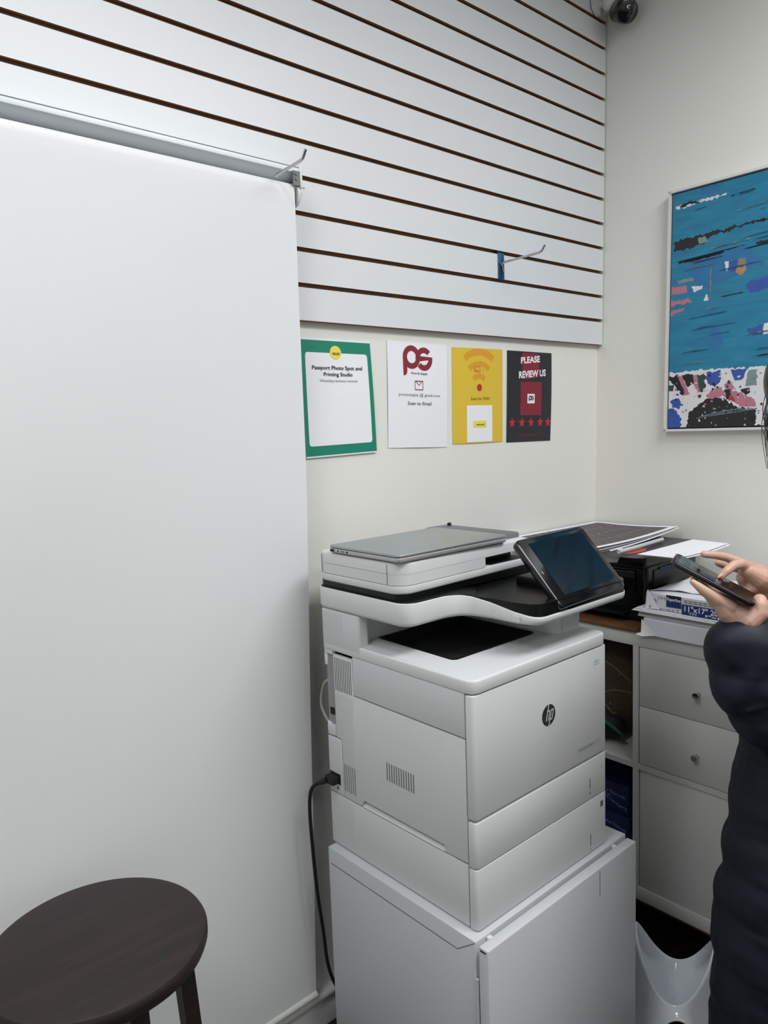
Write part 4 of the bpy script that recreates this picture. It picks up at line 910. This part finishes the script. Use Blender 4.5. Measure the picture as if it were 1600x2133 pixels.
# the wrapper flap thrown back from the open ream
fl = [[(-0.395, -0.385, 0.996), (-0.37, -0.43, 0.998), (-0.36, -0.50, 0.996), (-0.36, -0.60, 0.996)], [(-0.35, -0.395, 0.992), (-0.335, -0.440, 1.010), (-0.32, -0.51, 1.000), (-0.32, -0.60, 0.998)],
      [(-0.325, -0.440, 1.000), (-0.318, -0.468, 1.036), (-0.30, -0.53, 1.012), (-0.28, -0.61, 1.0)], [(-0.25, -0.45, 1.0), (-0.25, -0.48, 1.02), (-0.24, -0.55, 1.005), (-0.22, -0.62, 0.998)]]
def flf(u, v):
    i = min(2, int(u * 3)); a = u * 3 - i; j = min(2, int(v * 3)); b = v * 3 - j
    P = [[Vector(fl[x][y]) for y in range(4)] for x in range(4)]
    p = P[i][j].lerp(P[i + 1][j], a).lerp(P[i][j + 1].lerp(P[i + 1][j + 1], a), b); return p + Vector((0, 0, noise.noise(p * 40) * 0.004))
build('wrapper_flap', MB().surf(flf, 18, 18, 0.0006), M_wrap, r3)

# ================================================================== POTTY
PC = Vector((-0.591, -0.5625, 0)); t = thing('child_potty', 'glossy white moulded child potty on the floor between cabinet and shelf unit', 'potty', PC)
axd = Vector((0.42, -0.9, 0)).normalized(); sid = Vector((axd.y * -1, axd.x, 0))
def rim(th, s=1.0): return PC + axd * (0.094 * math.cos(th) * s) + sid * (0.084 * math.sin(th) * s)
def rimz(th): return 0.148 + 0.064 * math.cos(2 * th)
prof = []
def pot(u, v):
    th = 2 * PI * u; R = rimz(th)
    if v < 0.45:                      # outside wall, from floor to rim, with arches between the feet
        a = v / 0.45; arch = 0.070 * math.cos(4 * th - 0.5) ** 0.5 if math.cos(4 * th - 0.5) > 0 else 0
        s = 1.24 - 0.24 * a ** 0.6; z = arch + (R - arch) * a
    elif v < 0.55:
        a = (v - 0.45) / 0.10; s = 1.0 - 0.09 * a; z = R + 0.005 * math.sin(a * PI) - 0.003 * a
    else:
        a = (v - 0.55) / 0.45; s = 0.91 * (1 - a) ** 0.75 * (1 - 0.1 * a) + 0.0001; z = (R - 0.003) * (1 - a) ** 1.6 + 0.045 * (1 - (1 - a) ** 1.6)
    p = rim(th, s); return Vector((p.x, p.y, max(0.0, z)))
nu, nv = 96, 60; vs = [pot(i / nu, j / nv) for i in range(nu) for j in range(nv + 1)]; W = nv + 1
mb = MB().add(vs, [(i * W + j, ((i + 1) % nu) * W + j, ((i + 1) % nu) * W + j + 1, i * W + j + 1) for i in range(nu) for j in range(nv)])
pb = build('shell', mb, M_potty, t, angle=80)
md = pb.modifiers.new('s', 'SOLIDIFY'); md.thickness = 0.003; md.offset = -1
# printed warning
def pw(u, v):
    th = 0.12 - u * 3.2; a = v; s = 1.24 - 0.24 * a ** 0.6 + 0.008; z = rimz(th) * a; p = rim(th + PI * 0 , s); return Vector((p.x, p.y, z))
mb = MB(); put_text(mb, lambda u, v: pw(u, v), 'WARNING', 0.30, 0.42, 0.30, 0.36); put_text(mb, pw, 'PREVENT', 0.30, 0.42, 0.22, 0.28); build('warning_text', mb, M_ink, t)

# ================================================================== STOOL
SX, SY, SZ = -1.8307, -0.262, 0.68
t = thing('round_stool', 'dark wooden round stool in front of the white backdrop', 'stool', (SX, SY, 0))
R = 0.1655
build('seat', MB().lathe([(0.001, -0.030), (R - 0.012, -0.030), (R - 0.003, -0.026), (R, -0.018), (R, -0.008), (R - 0.003, -0.0025), (R - 0.010, 0), (0.001, 0)], (SX, SY, SZ), (0, 0, 1), 96), M_wood, t, angle=30)
build('apron', MB().lathe([(R - 0.055, -0.062), (R - 0.052, -0.030), (R - 0.072, -0.030), (R - 0.072, -0.062), (R - 0.055, -0.062)], (SX, SY, SZ), (0, 0, 1), 48), M_wood, t)
legs = []
for a in (0.02, 0.02 + PI / 2, 0.02 + PI, 0.02 + 1.5 * PI):
    ca, sa = math.cos(a), math.sin(a); p0 = Vector((SX + ca * 0.130, SY + sa * 0.130, SZ - 0.03)); p1 = Vector((SX + ca * 0.172, SY + sa * 0.172, 0.0))
    n_ = Vector((ca, sa, 0)); s_ = Vector((-sa, ca, 0)); vs = []
    for p, w_ in ((p0, 0.0135), (p1, 0.0120)):
        for x, y in ((-1, -1), (1, -1), (1, 1), (-1, 1)): vs.append(p + n_ * x * w_ + s_ * y * w_)
    mb = MB().add(vs, [(0, 1, 5, 4), (1, 2, 6, 5), (2, 3, 7, 6), (3, 0, 4, 7), (3, 2, 1, 0), (4, 5, 6, 7)])
    build('leg', mb, M_wood, t); legs.append((p0, p1))
for i in range(4):
    f = 0.62 + 0.08 * (i % 2); a = legs[i][0].lerp(legs[i][1], f); b = legs[(i + 1) % 4][0].lerp(legs[(i + 1) % 4][1], f)
    build('stretcher', MB().tube([a, b], 0.009, 10), M_wood, t)

# ================================================================== PERSON AND PHONE
HD = 1.30                                                     # how far ahead of the lens the near hand is
PXM = HD / FPX
def hp(px, py, dw=0.0): return at(px, py, HD + dw)
# phone
pc = hp(1489, 1203, 0.02)
Lx = (CAM_R * -0.112 + CAM_U * 0.066 + CAM_D * 0.050).normalized()
Wx = (CAM_R * 0.0267 + CAM_U * 0.0135 + CAM_D * 0.064); Wx = (Wx - Lx * Wx.dot(Lx)).normalized(); Nx = Lx.cross(Wx)
if Nx.z < 0: Nx = -Nx
t = thing('smartphone', 'black smartphone held tilted in both hands of the person in the navy coat', 'phone', pc)
Mp = Matrix((Lx, Wx, Nx)).transposed().to_4x4(); Mp.translation = pc
build('case', MB().prism(rect(-0.076, 0.076, -0.0365, 0.0365, 0.010, 5), -0.0085, 0.0, 0.001, 0.002, M=Mp), M_bez, t, angle=50)
sc2 = build('screen', MB().prism(rect(-0.0735, 0.0735, -0.034, 0.034, 0.007, 5), 0.0, 0.0004, M=Mp), M_scr, t)
FS = lambda u, v: Mp @ Vector((u, v, 0.0006))
mb = MB(); put_rect(mb, FS, 0.032, 0.066, -0.030, 0.030, 0, 2); build('screen_card', mb, mat('dim_teal_screen', (44, 66, 70), 0.15), sc2)
mb = MB(); put_rect(mb, lambda u, v: Mp @ Vector((u, v, 0.0008)), 0.045, 0.058, -0.022, 0.022, 0, 1); build('screen_bar', mb, mat('dark_teal_screen', (26, 44, 50), 0.15), sc2)
mb = MB(); put_rect(mb, FS, -0.012, 0.026, -0.030, -0.006, 0, 2); build('screen_strip', mb, mat('dim_blue_screen', (30, 52, 70), 0.15), sc2)

base = at(1690, 2133, 1.42); base.z = 0
per = thing('person', 'person in a long navy puffer coat holding a phone, at the right edge', 'person', base)
# --- hands, each melted into one skin
A = MB()   # near hand, palm up under the phone
def chain(mb, pts):
    P = [hp(*p[:3]) if len(p) == 4 else hp(p[0], p[1]) for p in pts]; Rr = [p[-1] * PXM * (1.10 if mb is A else 1.22) for p in pts]
    for i in range(len(P) - 1): mb.capsule(P[i], Rr[i], P[i + 1], Rr[i + 1], 14)
chain(A, [(1520, 1264, 0.0, 15), (1494, 1248, -0.004, 12.5), (1468, 1231, -0.004, 9.5), (1452, 1219, -0.002, 7.5), (1443, 1212, 0.0, 5.6)])      # little finger side
chain(A, [(1524, 1268, 0.022, 14), (1496, 1252, 0.024, 11), (1466, 1232, 0.028, 9), (1448, 1214, 0.034, 7.5), (1446, 1204, 0.044, 6.5)])
chain(A, [(1528, 1266, 0.044, 14), (1500, 1250, 0.050, 11), (1472, 1230, 0.058, 9), (1458, 1214, 0.068, 7.5), (1458, 1203, 0.078, 6.5)])
chain(A, [(1534, 1262, 0.064, 13), (1508, 1246, 0.074, 10.5), (1486, 1228, 0.084, 8.5), (1476, 1212, 0.092, 7)])
chain(A, [(1522, 1270, 0.005, 17), (1545, 1284, 0.005, 24), (1562, 1300, 0.012, 28), (1572, 1345, 0.02, 27), (1585, 1420, 0.03, 30)])
chain(A, [(1528, 1270, 0.045, 17), (1552, 1284, 0.045, 22), (1566, 1300, 0.03, 26)])
chain(A, [(1560, 1292, -0.004, 22), (1582, 1276, -0.010, 17), (1584, 1262, -0.010, 15), (1583, 1252, -0.006, 13.5)])    # thumb, end on
chain(A, [(1498, 1254, 0.0, 14), (1512, 1274, 0.004, 17), (1530, 1290, 0.01, 20)])
chain(A, [(1480, 1243, 0.0, 11), (1500, 1262, 0.004, 13), (1514, 1280, 0.008, 17)])
chain(A, [(1498, 1245, 0.01, 10), (1522, 1256, 0.012, 13), (1548, 1268, 0.012, 14)])
B = MB()   # far hand, a finger on the glass
dz = 0.075
chain(B, [(1553, 1178, dz, 11), (1537, 1170, dz, 9.2), (1512, 1160, dz, 8.0), (1488, 1156, dz - 0.004, 7.2), (1467, 1154.5, dz - 0.006, 6.6)])   # raised finger
chain(B, [(1563, 1182, dz - 0.02, 11), (1543, 1174, dz - 0.03, 9.5), (1528, 1178, dz - 0.04, 8.4), (1513, 1190, dz - 0.046, 7.2), (1502, 1201, dz - 0.046, 6.0)])   # tapping finger
chain(B, [(1540, 1184, dz + 0.03, 9), (1520, 1180, dz + 0.035, 7.5), (1506, 1177, dz + 0.03, 6.8), (1496, 1173, dz + 0.028, 6.2)])
chain(B, [(1560, 1196, dz + 0.03, 10), (1548, 1196, dz + 0.036, 8), (1542, 1206, dz + 0.036, 7), (1546, 1216, dz + 0.030, 6.4)])
chain(B, [(1584, 1218, dz - 0.005, 14), (1568, 1224, dz - 0.012, 10.5), (1555, 1230, dz - 0.014, 8.5), (1547, 1236, dz - 0.012, 7)])
chain(B, [(1552, 1196, dz + 0.01, 13), (1562, 1214, dz + 0.01, 17), (1582, 1226, dz + 0.005, 19)])    # thumb folded under
chain(B, [(1556, 1186, dz, 15), (1580, 1198, dz, 21), (1600, 1212, dz, 22), (1622, 1232, dz, 20), (1680, 1270, dz, 24)])
chain(B, [(1560, 1190, dz - 0.025, 13), (1584, 1204, dz - 0.02, 20), (1604, 1216, dz - 0.01, 20)])
chain(B, [(1552, 1204, dz + 0.012, 15), (1575, 1220, dz + 0.01, 20), (1600, 1230, dz, 18)])
# --- rest of the body
bd = MB()
hc = at(1712, 835, 1.40)                       # head, face towards the phone
fw = (-CAM_R + Vector((0.1, 0.1, 0))); fw.z = 0; fw = fw.normalized(); fdir = (fw * 0.86 + Vector((0, 0, -0.5))).normalized()
sd = Vector((0, 0, 1)).cross(fw).normalized(); upd = fdir.cross(sd).normalized(); upd = upd if upd.z > 0 else -upd
def hd(f, s, u): return hc + fdir * f + sd * s + upd * u
bd.ball(hc + upd * 0.02 - fdir * 0.012, (0.092, 0.078, 0.098), 24, M=Matrix((fdir, sd, upd)).transposed())
bd.capsule(hd(0.02, 0, -0.02), 0.066, hd(0.045, 0, -0.085), 0.034, 18)
bd.capsule(hd(0.062, 0, -0.075), 0.017, hd(0.060, 0, -0.098), 0.015)
bd.capsule(hd(0.088, 0, 0.005), 0.008, hd(0.106, 0, -0.030), 0.011)
bd.capsule(hd(0.095, 0.010, -0.034), 0.006, hd(0.095, -0.010, -0.034), 0.006)
bd.capsule(hd(0.084, 0.016, -0.060), 0.006, hd(0.084, -0.016, -0.060), 0.006); bd.capsule(hd(0.083, 0.013, -0.070), 0.006, hd(0.083, -0.013, -0.070), 0.006)
for s in (1, -1):
    bd.ball(hd(0.070, 0.028 * s, 0.012), 0.016, 12); bd.capsule(hd(0.082, 0.014 * s, 0.026), 0.007, hd(0.072, 0.044 * s, 0.026), 0.007); bd.ball(hd(-0.005, 0.078 * s, -0.008), 0.019, 12)
    bd.ball(hd(0.05, 0.036 * s, -0.03), 0.024, 12)
nk = hc - fdir * 0.03 - Vector((0, 0, 0.10)); ch = base + Vector((0, 0, 1.18)) + CAM_R * 0.08
bd.capsule(hc - fdir * 0.02 - upd * 0.03, 0.055, ch + Vector((0, 0, 0.10)), 0.055, 18)
bd.capsule(ch, 0.11, base + Vector((0, 0, 0.85)) + CAM_R * 0.06, 0.095, 20)
shn = ch + sd * 0.15; shf = ch - sd * 0.15     # shoulders
if (shn - CAM_P).length > (shf - CAM_P).length: shn, shf = shf, shn
shn = shn + Vector((0, 0, 0.02)); shf = shf + Vector((0, 0, 0.02))
eln = hp(1640, 1525, 0.05); elf = at(1790, 1500, 1.52)
bd.capsule(shn, 0.05, eln, 0.04, 14); bd.capsule(eln, 0.038, hp(1572, 1345, 0.02), 0.026, 14)
bd.capsule(shf, 0.05, elf, 0.04, 14); bd.capsule(elf, 0.038, hp(1670, 1265, dz), 0.022, 14)
bd.capsule(ch + Vector((0, 0, 0.02)), 0.10, shn, 0.05); bd.capsule(ch + Vector((0, 0, 0.02)), 0.10, shf, 0.05)
for s in (1, -1):
    hip = base + CAM_R * 0.04 + sd * 0.07 * s + Vector((0, 0, 0.85)); kn = base + sd * 0.075 * s + fw * 0.02 + Vector((0, 0, 0.46)); an = base + sd * 0.075 * s + Vector((0, 0, 0.08))
    bd.capsule(hip, 0.085, kn, 0.055, 16); bd.capsule(kn, 0.055, an, 0.036, 16); bd.capsule(an - Vector((0, 0, 0.035)), 0.034, an + fw * 0.14 - Vector((0, 0, 0.045)), 0.028, 14)
def meshes_join(name, parts, parent, mt):
    me = bpy.data.meshes.new(name); V = []; Fc = []
    for o in parts:
        k = len(V); V += [v.co[:] for v in o.data.vertices]; Fc += [tuple(i + k for i in p.vertices) for p in o.data.polygons]
        bpy.data.objects.remove(o)
    me.from_pydata(V, [], Fc); me.update(); return finish(name, me, mt, parent, None, 180)
hA = remeshed('tmp_a', A, M_skin, per, 0.0014, 5); hB = remeshed('tmp_b', B, M_skin, per, 0.0014, 5); hbd = remeshed('tmp_c', bd, M_skin, per, 0.0045, 4)
body = meshes_join('body', [hA, hB, hbd], per, M_skin)
# nail on the tapping finger
nc = hp(1500, 1200.5, dz - 0.0525)
build('fingernail', MB().ball(nc, (0.0038, 0.0052, 0.0016), 12, M=Matrix((CAM_R, (CAM_U * 0.75 + CAM_R * 0.6).normalized(), -CAM_D)).transposed()), M_nail, body)
for s in (1, -1): build('eye', MB().ball(hd(0.080, 0.028 * s, 0.012), 0.0115, 14), mat('eye_white', (60, 44, 36), 0.1), body)
# hair: dark, past the shoulders
hr = MB()
hr.ball(hc + upd * 0.035 - fdir * 0.022, (0.103, 0.092, 0.102), 24, M=Matrix((fdir, sd, upd)).transposed())
for s in (-1, -0.6, -0.2, 0.2, 0.6, 1):
    q = hc - fdir * (0.075 - 0.04 * abs(s)) + sd * 0.080 * s; hr.capsule(q, 0.032, q + Vector((0, 0, -0.20)) - fw * 0.02, 0.026, 12)
near = sd if (sd.dot(CAM_P - hc) > 0) else -sd
q = hc + near * 0.072 + fw * 0.010
hr.capsule(q + upd * 0.04 + fw * 0.02, 0.026, q + Vector((0, 0, -0.16)) + fw * 0.02, 0.020, 12); hr.capsule(q + upd * 0.04 + fw * 0.035, 0.018, at(1607, 880, 1.34), 0.012, 12)
q2 = hc - near * 0.072; hr.capsule(q2 + upd * 0.03, 0.026, q2 + Vector((0, 0, -0.18)), 0.022, 12)
remeshed('hair', hr, M_hair, per, 0.006, 4)
mb = MB(); rs2 = random.Random(3)
for k in range(16):
    a = at(1606 + rs2.uniform(-4, 8), 800, 1.335 + rs2.uniform(0, 0.02)); b = at(1594 + rs2.uniform(-8, 8), 860 + rs2.uniform(-20, 30), 1.33); c = at(1596 + rs2.uniform(-4, 14), 940 + rs2.uniform(-30, 40), 1.33)
    mb.tube(smooth([a, b, c], 6), 0.0005, 5)
build('hair_strands', mb, M_hair, per)
# --- coat
ct = MB()
def pc_(px, py, w): return at(px, py, w)
def cc(pts):
    P = [at(p[0], p[1], p[2]) for p in pts]; Rr = [p[3] * p[2] / FPX for p in pts]
    for i in range(len(P) - 1): ct.capsule(P[i], Rr[i], P[i + 1], Rr[i + 1], 22)
def puff(px, py, w_, rx, ry, rd=None, ang=0.0):
    c = at(px, py, w_); k = w_ / FPX; rd = rd or min(rx, ry); ax1 = CAM_R * math.cos(ang) - CAM_U * math.sin(ang); ax2 = CAM_R * math.sin(ang) + CAM_U * math.cos(ang)
    ct.ball(c, (rx * k, ry * k, rd * k), 28, M=Matrix((ax1, ax2, -CAM_D)).transposed())
puff(1560, 1356, 1.315, 92, 78, 66, 0.15)
puff(1572, 1420, 1.32, 94, 84, 68, 0.30)
puff(1568, 1392, 1.318, 92, 60, 66, 0.2)
puff(1594, 1460, 1.326, 93, 70, 69, 0.4)
puff(1612, 1496, 1.33, 92, 74, 70, 0.5)
puff(1650, 1535, 1.345, 96, 66, 72, 0.5)
puff(1655, 1510, 1.35, 76, 90, 64, 0.2)
cc([(1660, 1480, 1.36, 84), (1740, 1300, 1.40, 86), (1770, 1120, 1.42, 80)])
cc([(1665, 1268, 1.375, 40), (1700, 1330, 1.42, 60), (1790, 1480, 1.52, 75), (1800, 1200, 1.55, 75)])
zs = [(1200, 1778, 130), (1290, 1772, 150), (1380, 1760, 160), (1470, 1745, 168), (1560, 1728, 178), (1640, 1716, 180), (1720, 1708, 184), (1800, 1702, 190), (1880, 1698, 196), (1960, 1694, 200), (2060, 1692, 200), (2150, 1690, 200), (2230, 1688, 198)]
for i, (py, px, hw) in enumerate(zs):
    nxt = zs[min(i + 1, len(zs) - 1)]; c = at(px, py, 1.43); k = 1.43 / FPX
    ct.ball(c, (hw * k, hw * k * 0.84, 205 * k), 30, M=Matrix((Vector((CAM_R.x, CAM_R.y, 0)).normalized(), Vector((CAM_D.x, CAM_D.y, 0)).normalized(), Vector((0, 0, 1)))).transposed())
cc([(1780, 1110, 1.46, 90), (1770, 1200, 1.43, 110)])
def wr(p):
    n1 = noise.noise(Vector((p.x * 9, p.y * 9, p.z * 16))); n2 = noise.noise(p * 30 + Vector((5, 5, 5)))
    d = (p - CAM_P); n3 = 0.0022 * math.sin(p.z * 62 + 3 * noise.noise(Vector((p.x * 5, p.y * 5, p.z * 4)))) * (1 if p.z < 0.80 else 0)
    rad = Vector((p.x - base.x, p.y - base.y, 0)); rad = rad.normalized() if rad.length > 0 else rad
    return p + rad * n3 + Vector((n1, noise.noise(Vector((p.x * 9 + 4, p.y * 9, p.z * 16))), 0)) * 0.008 + Vector((n2, n2, n2)) * 0.003
puff(1592, 1462, 1.283, 48, 10, 22, -0.50)
puff(1600, 1400, 1.278, 46, 9, 20, -0.45)
coat = remeshed('coat', ct, M_coat, per, 0.0042, 3, 'navy puffer coat', wr)
sc_t = MB()
for s in (1, -1):
    an = base + sd * 0.075 * s + Vector((0, 0, 0.08)); kn = base + sd * 0.075 * s + fw * 0.02 + Vector((0, 0, 0.46))
    b_ = MB().capsule(kn + Vector((0, 0, 0.05)), 0.068, an + Vector((0, 0, 0.06)), 0.050, 18); 
    sc_t.v, sc_t.f, sc_t.m = sc_t.v + [], sc_t.f, sc_t.m
    build('trouser_leg', b_, M_coat, per)
    sh = MB().capsule(an + Vector((0, 0, 0.02)), 0.050, an - Vector((0, 0, 0.03)), 0.048, 16).capsule(an - Vector((0, 0, 0.036)), 0.042, an + fw * 0.15 - Vector((0, 0, 0.040)), 0.038, 16)
    remeshed('boot', sh, M_black, per, 0.006, 3)
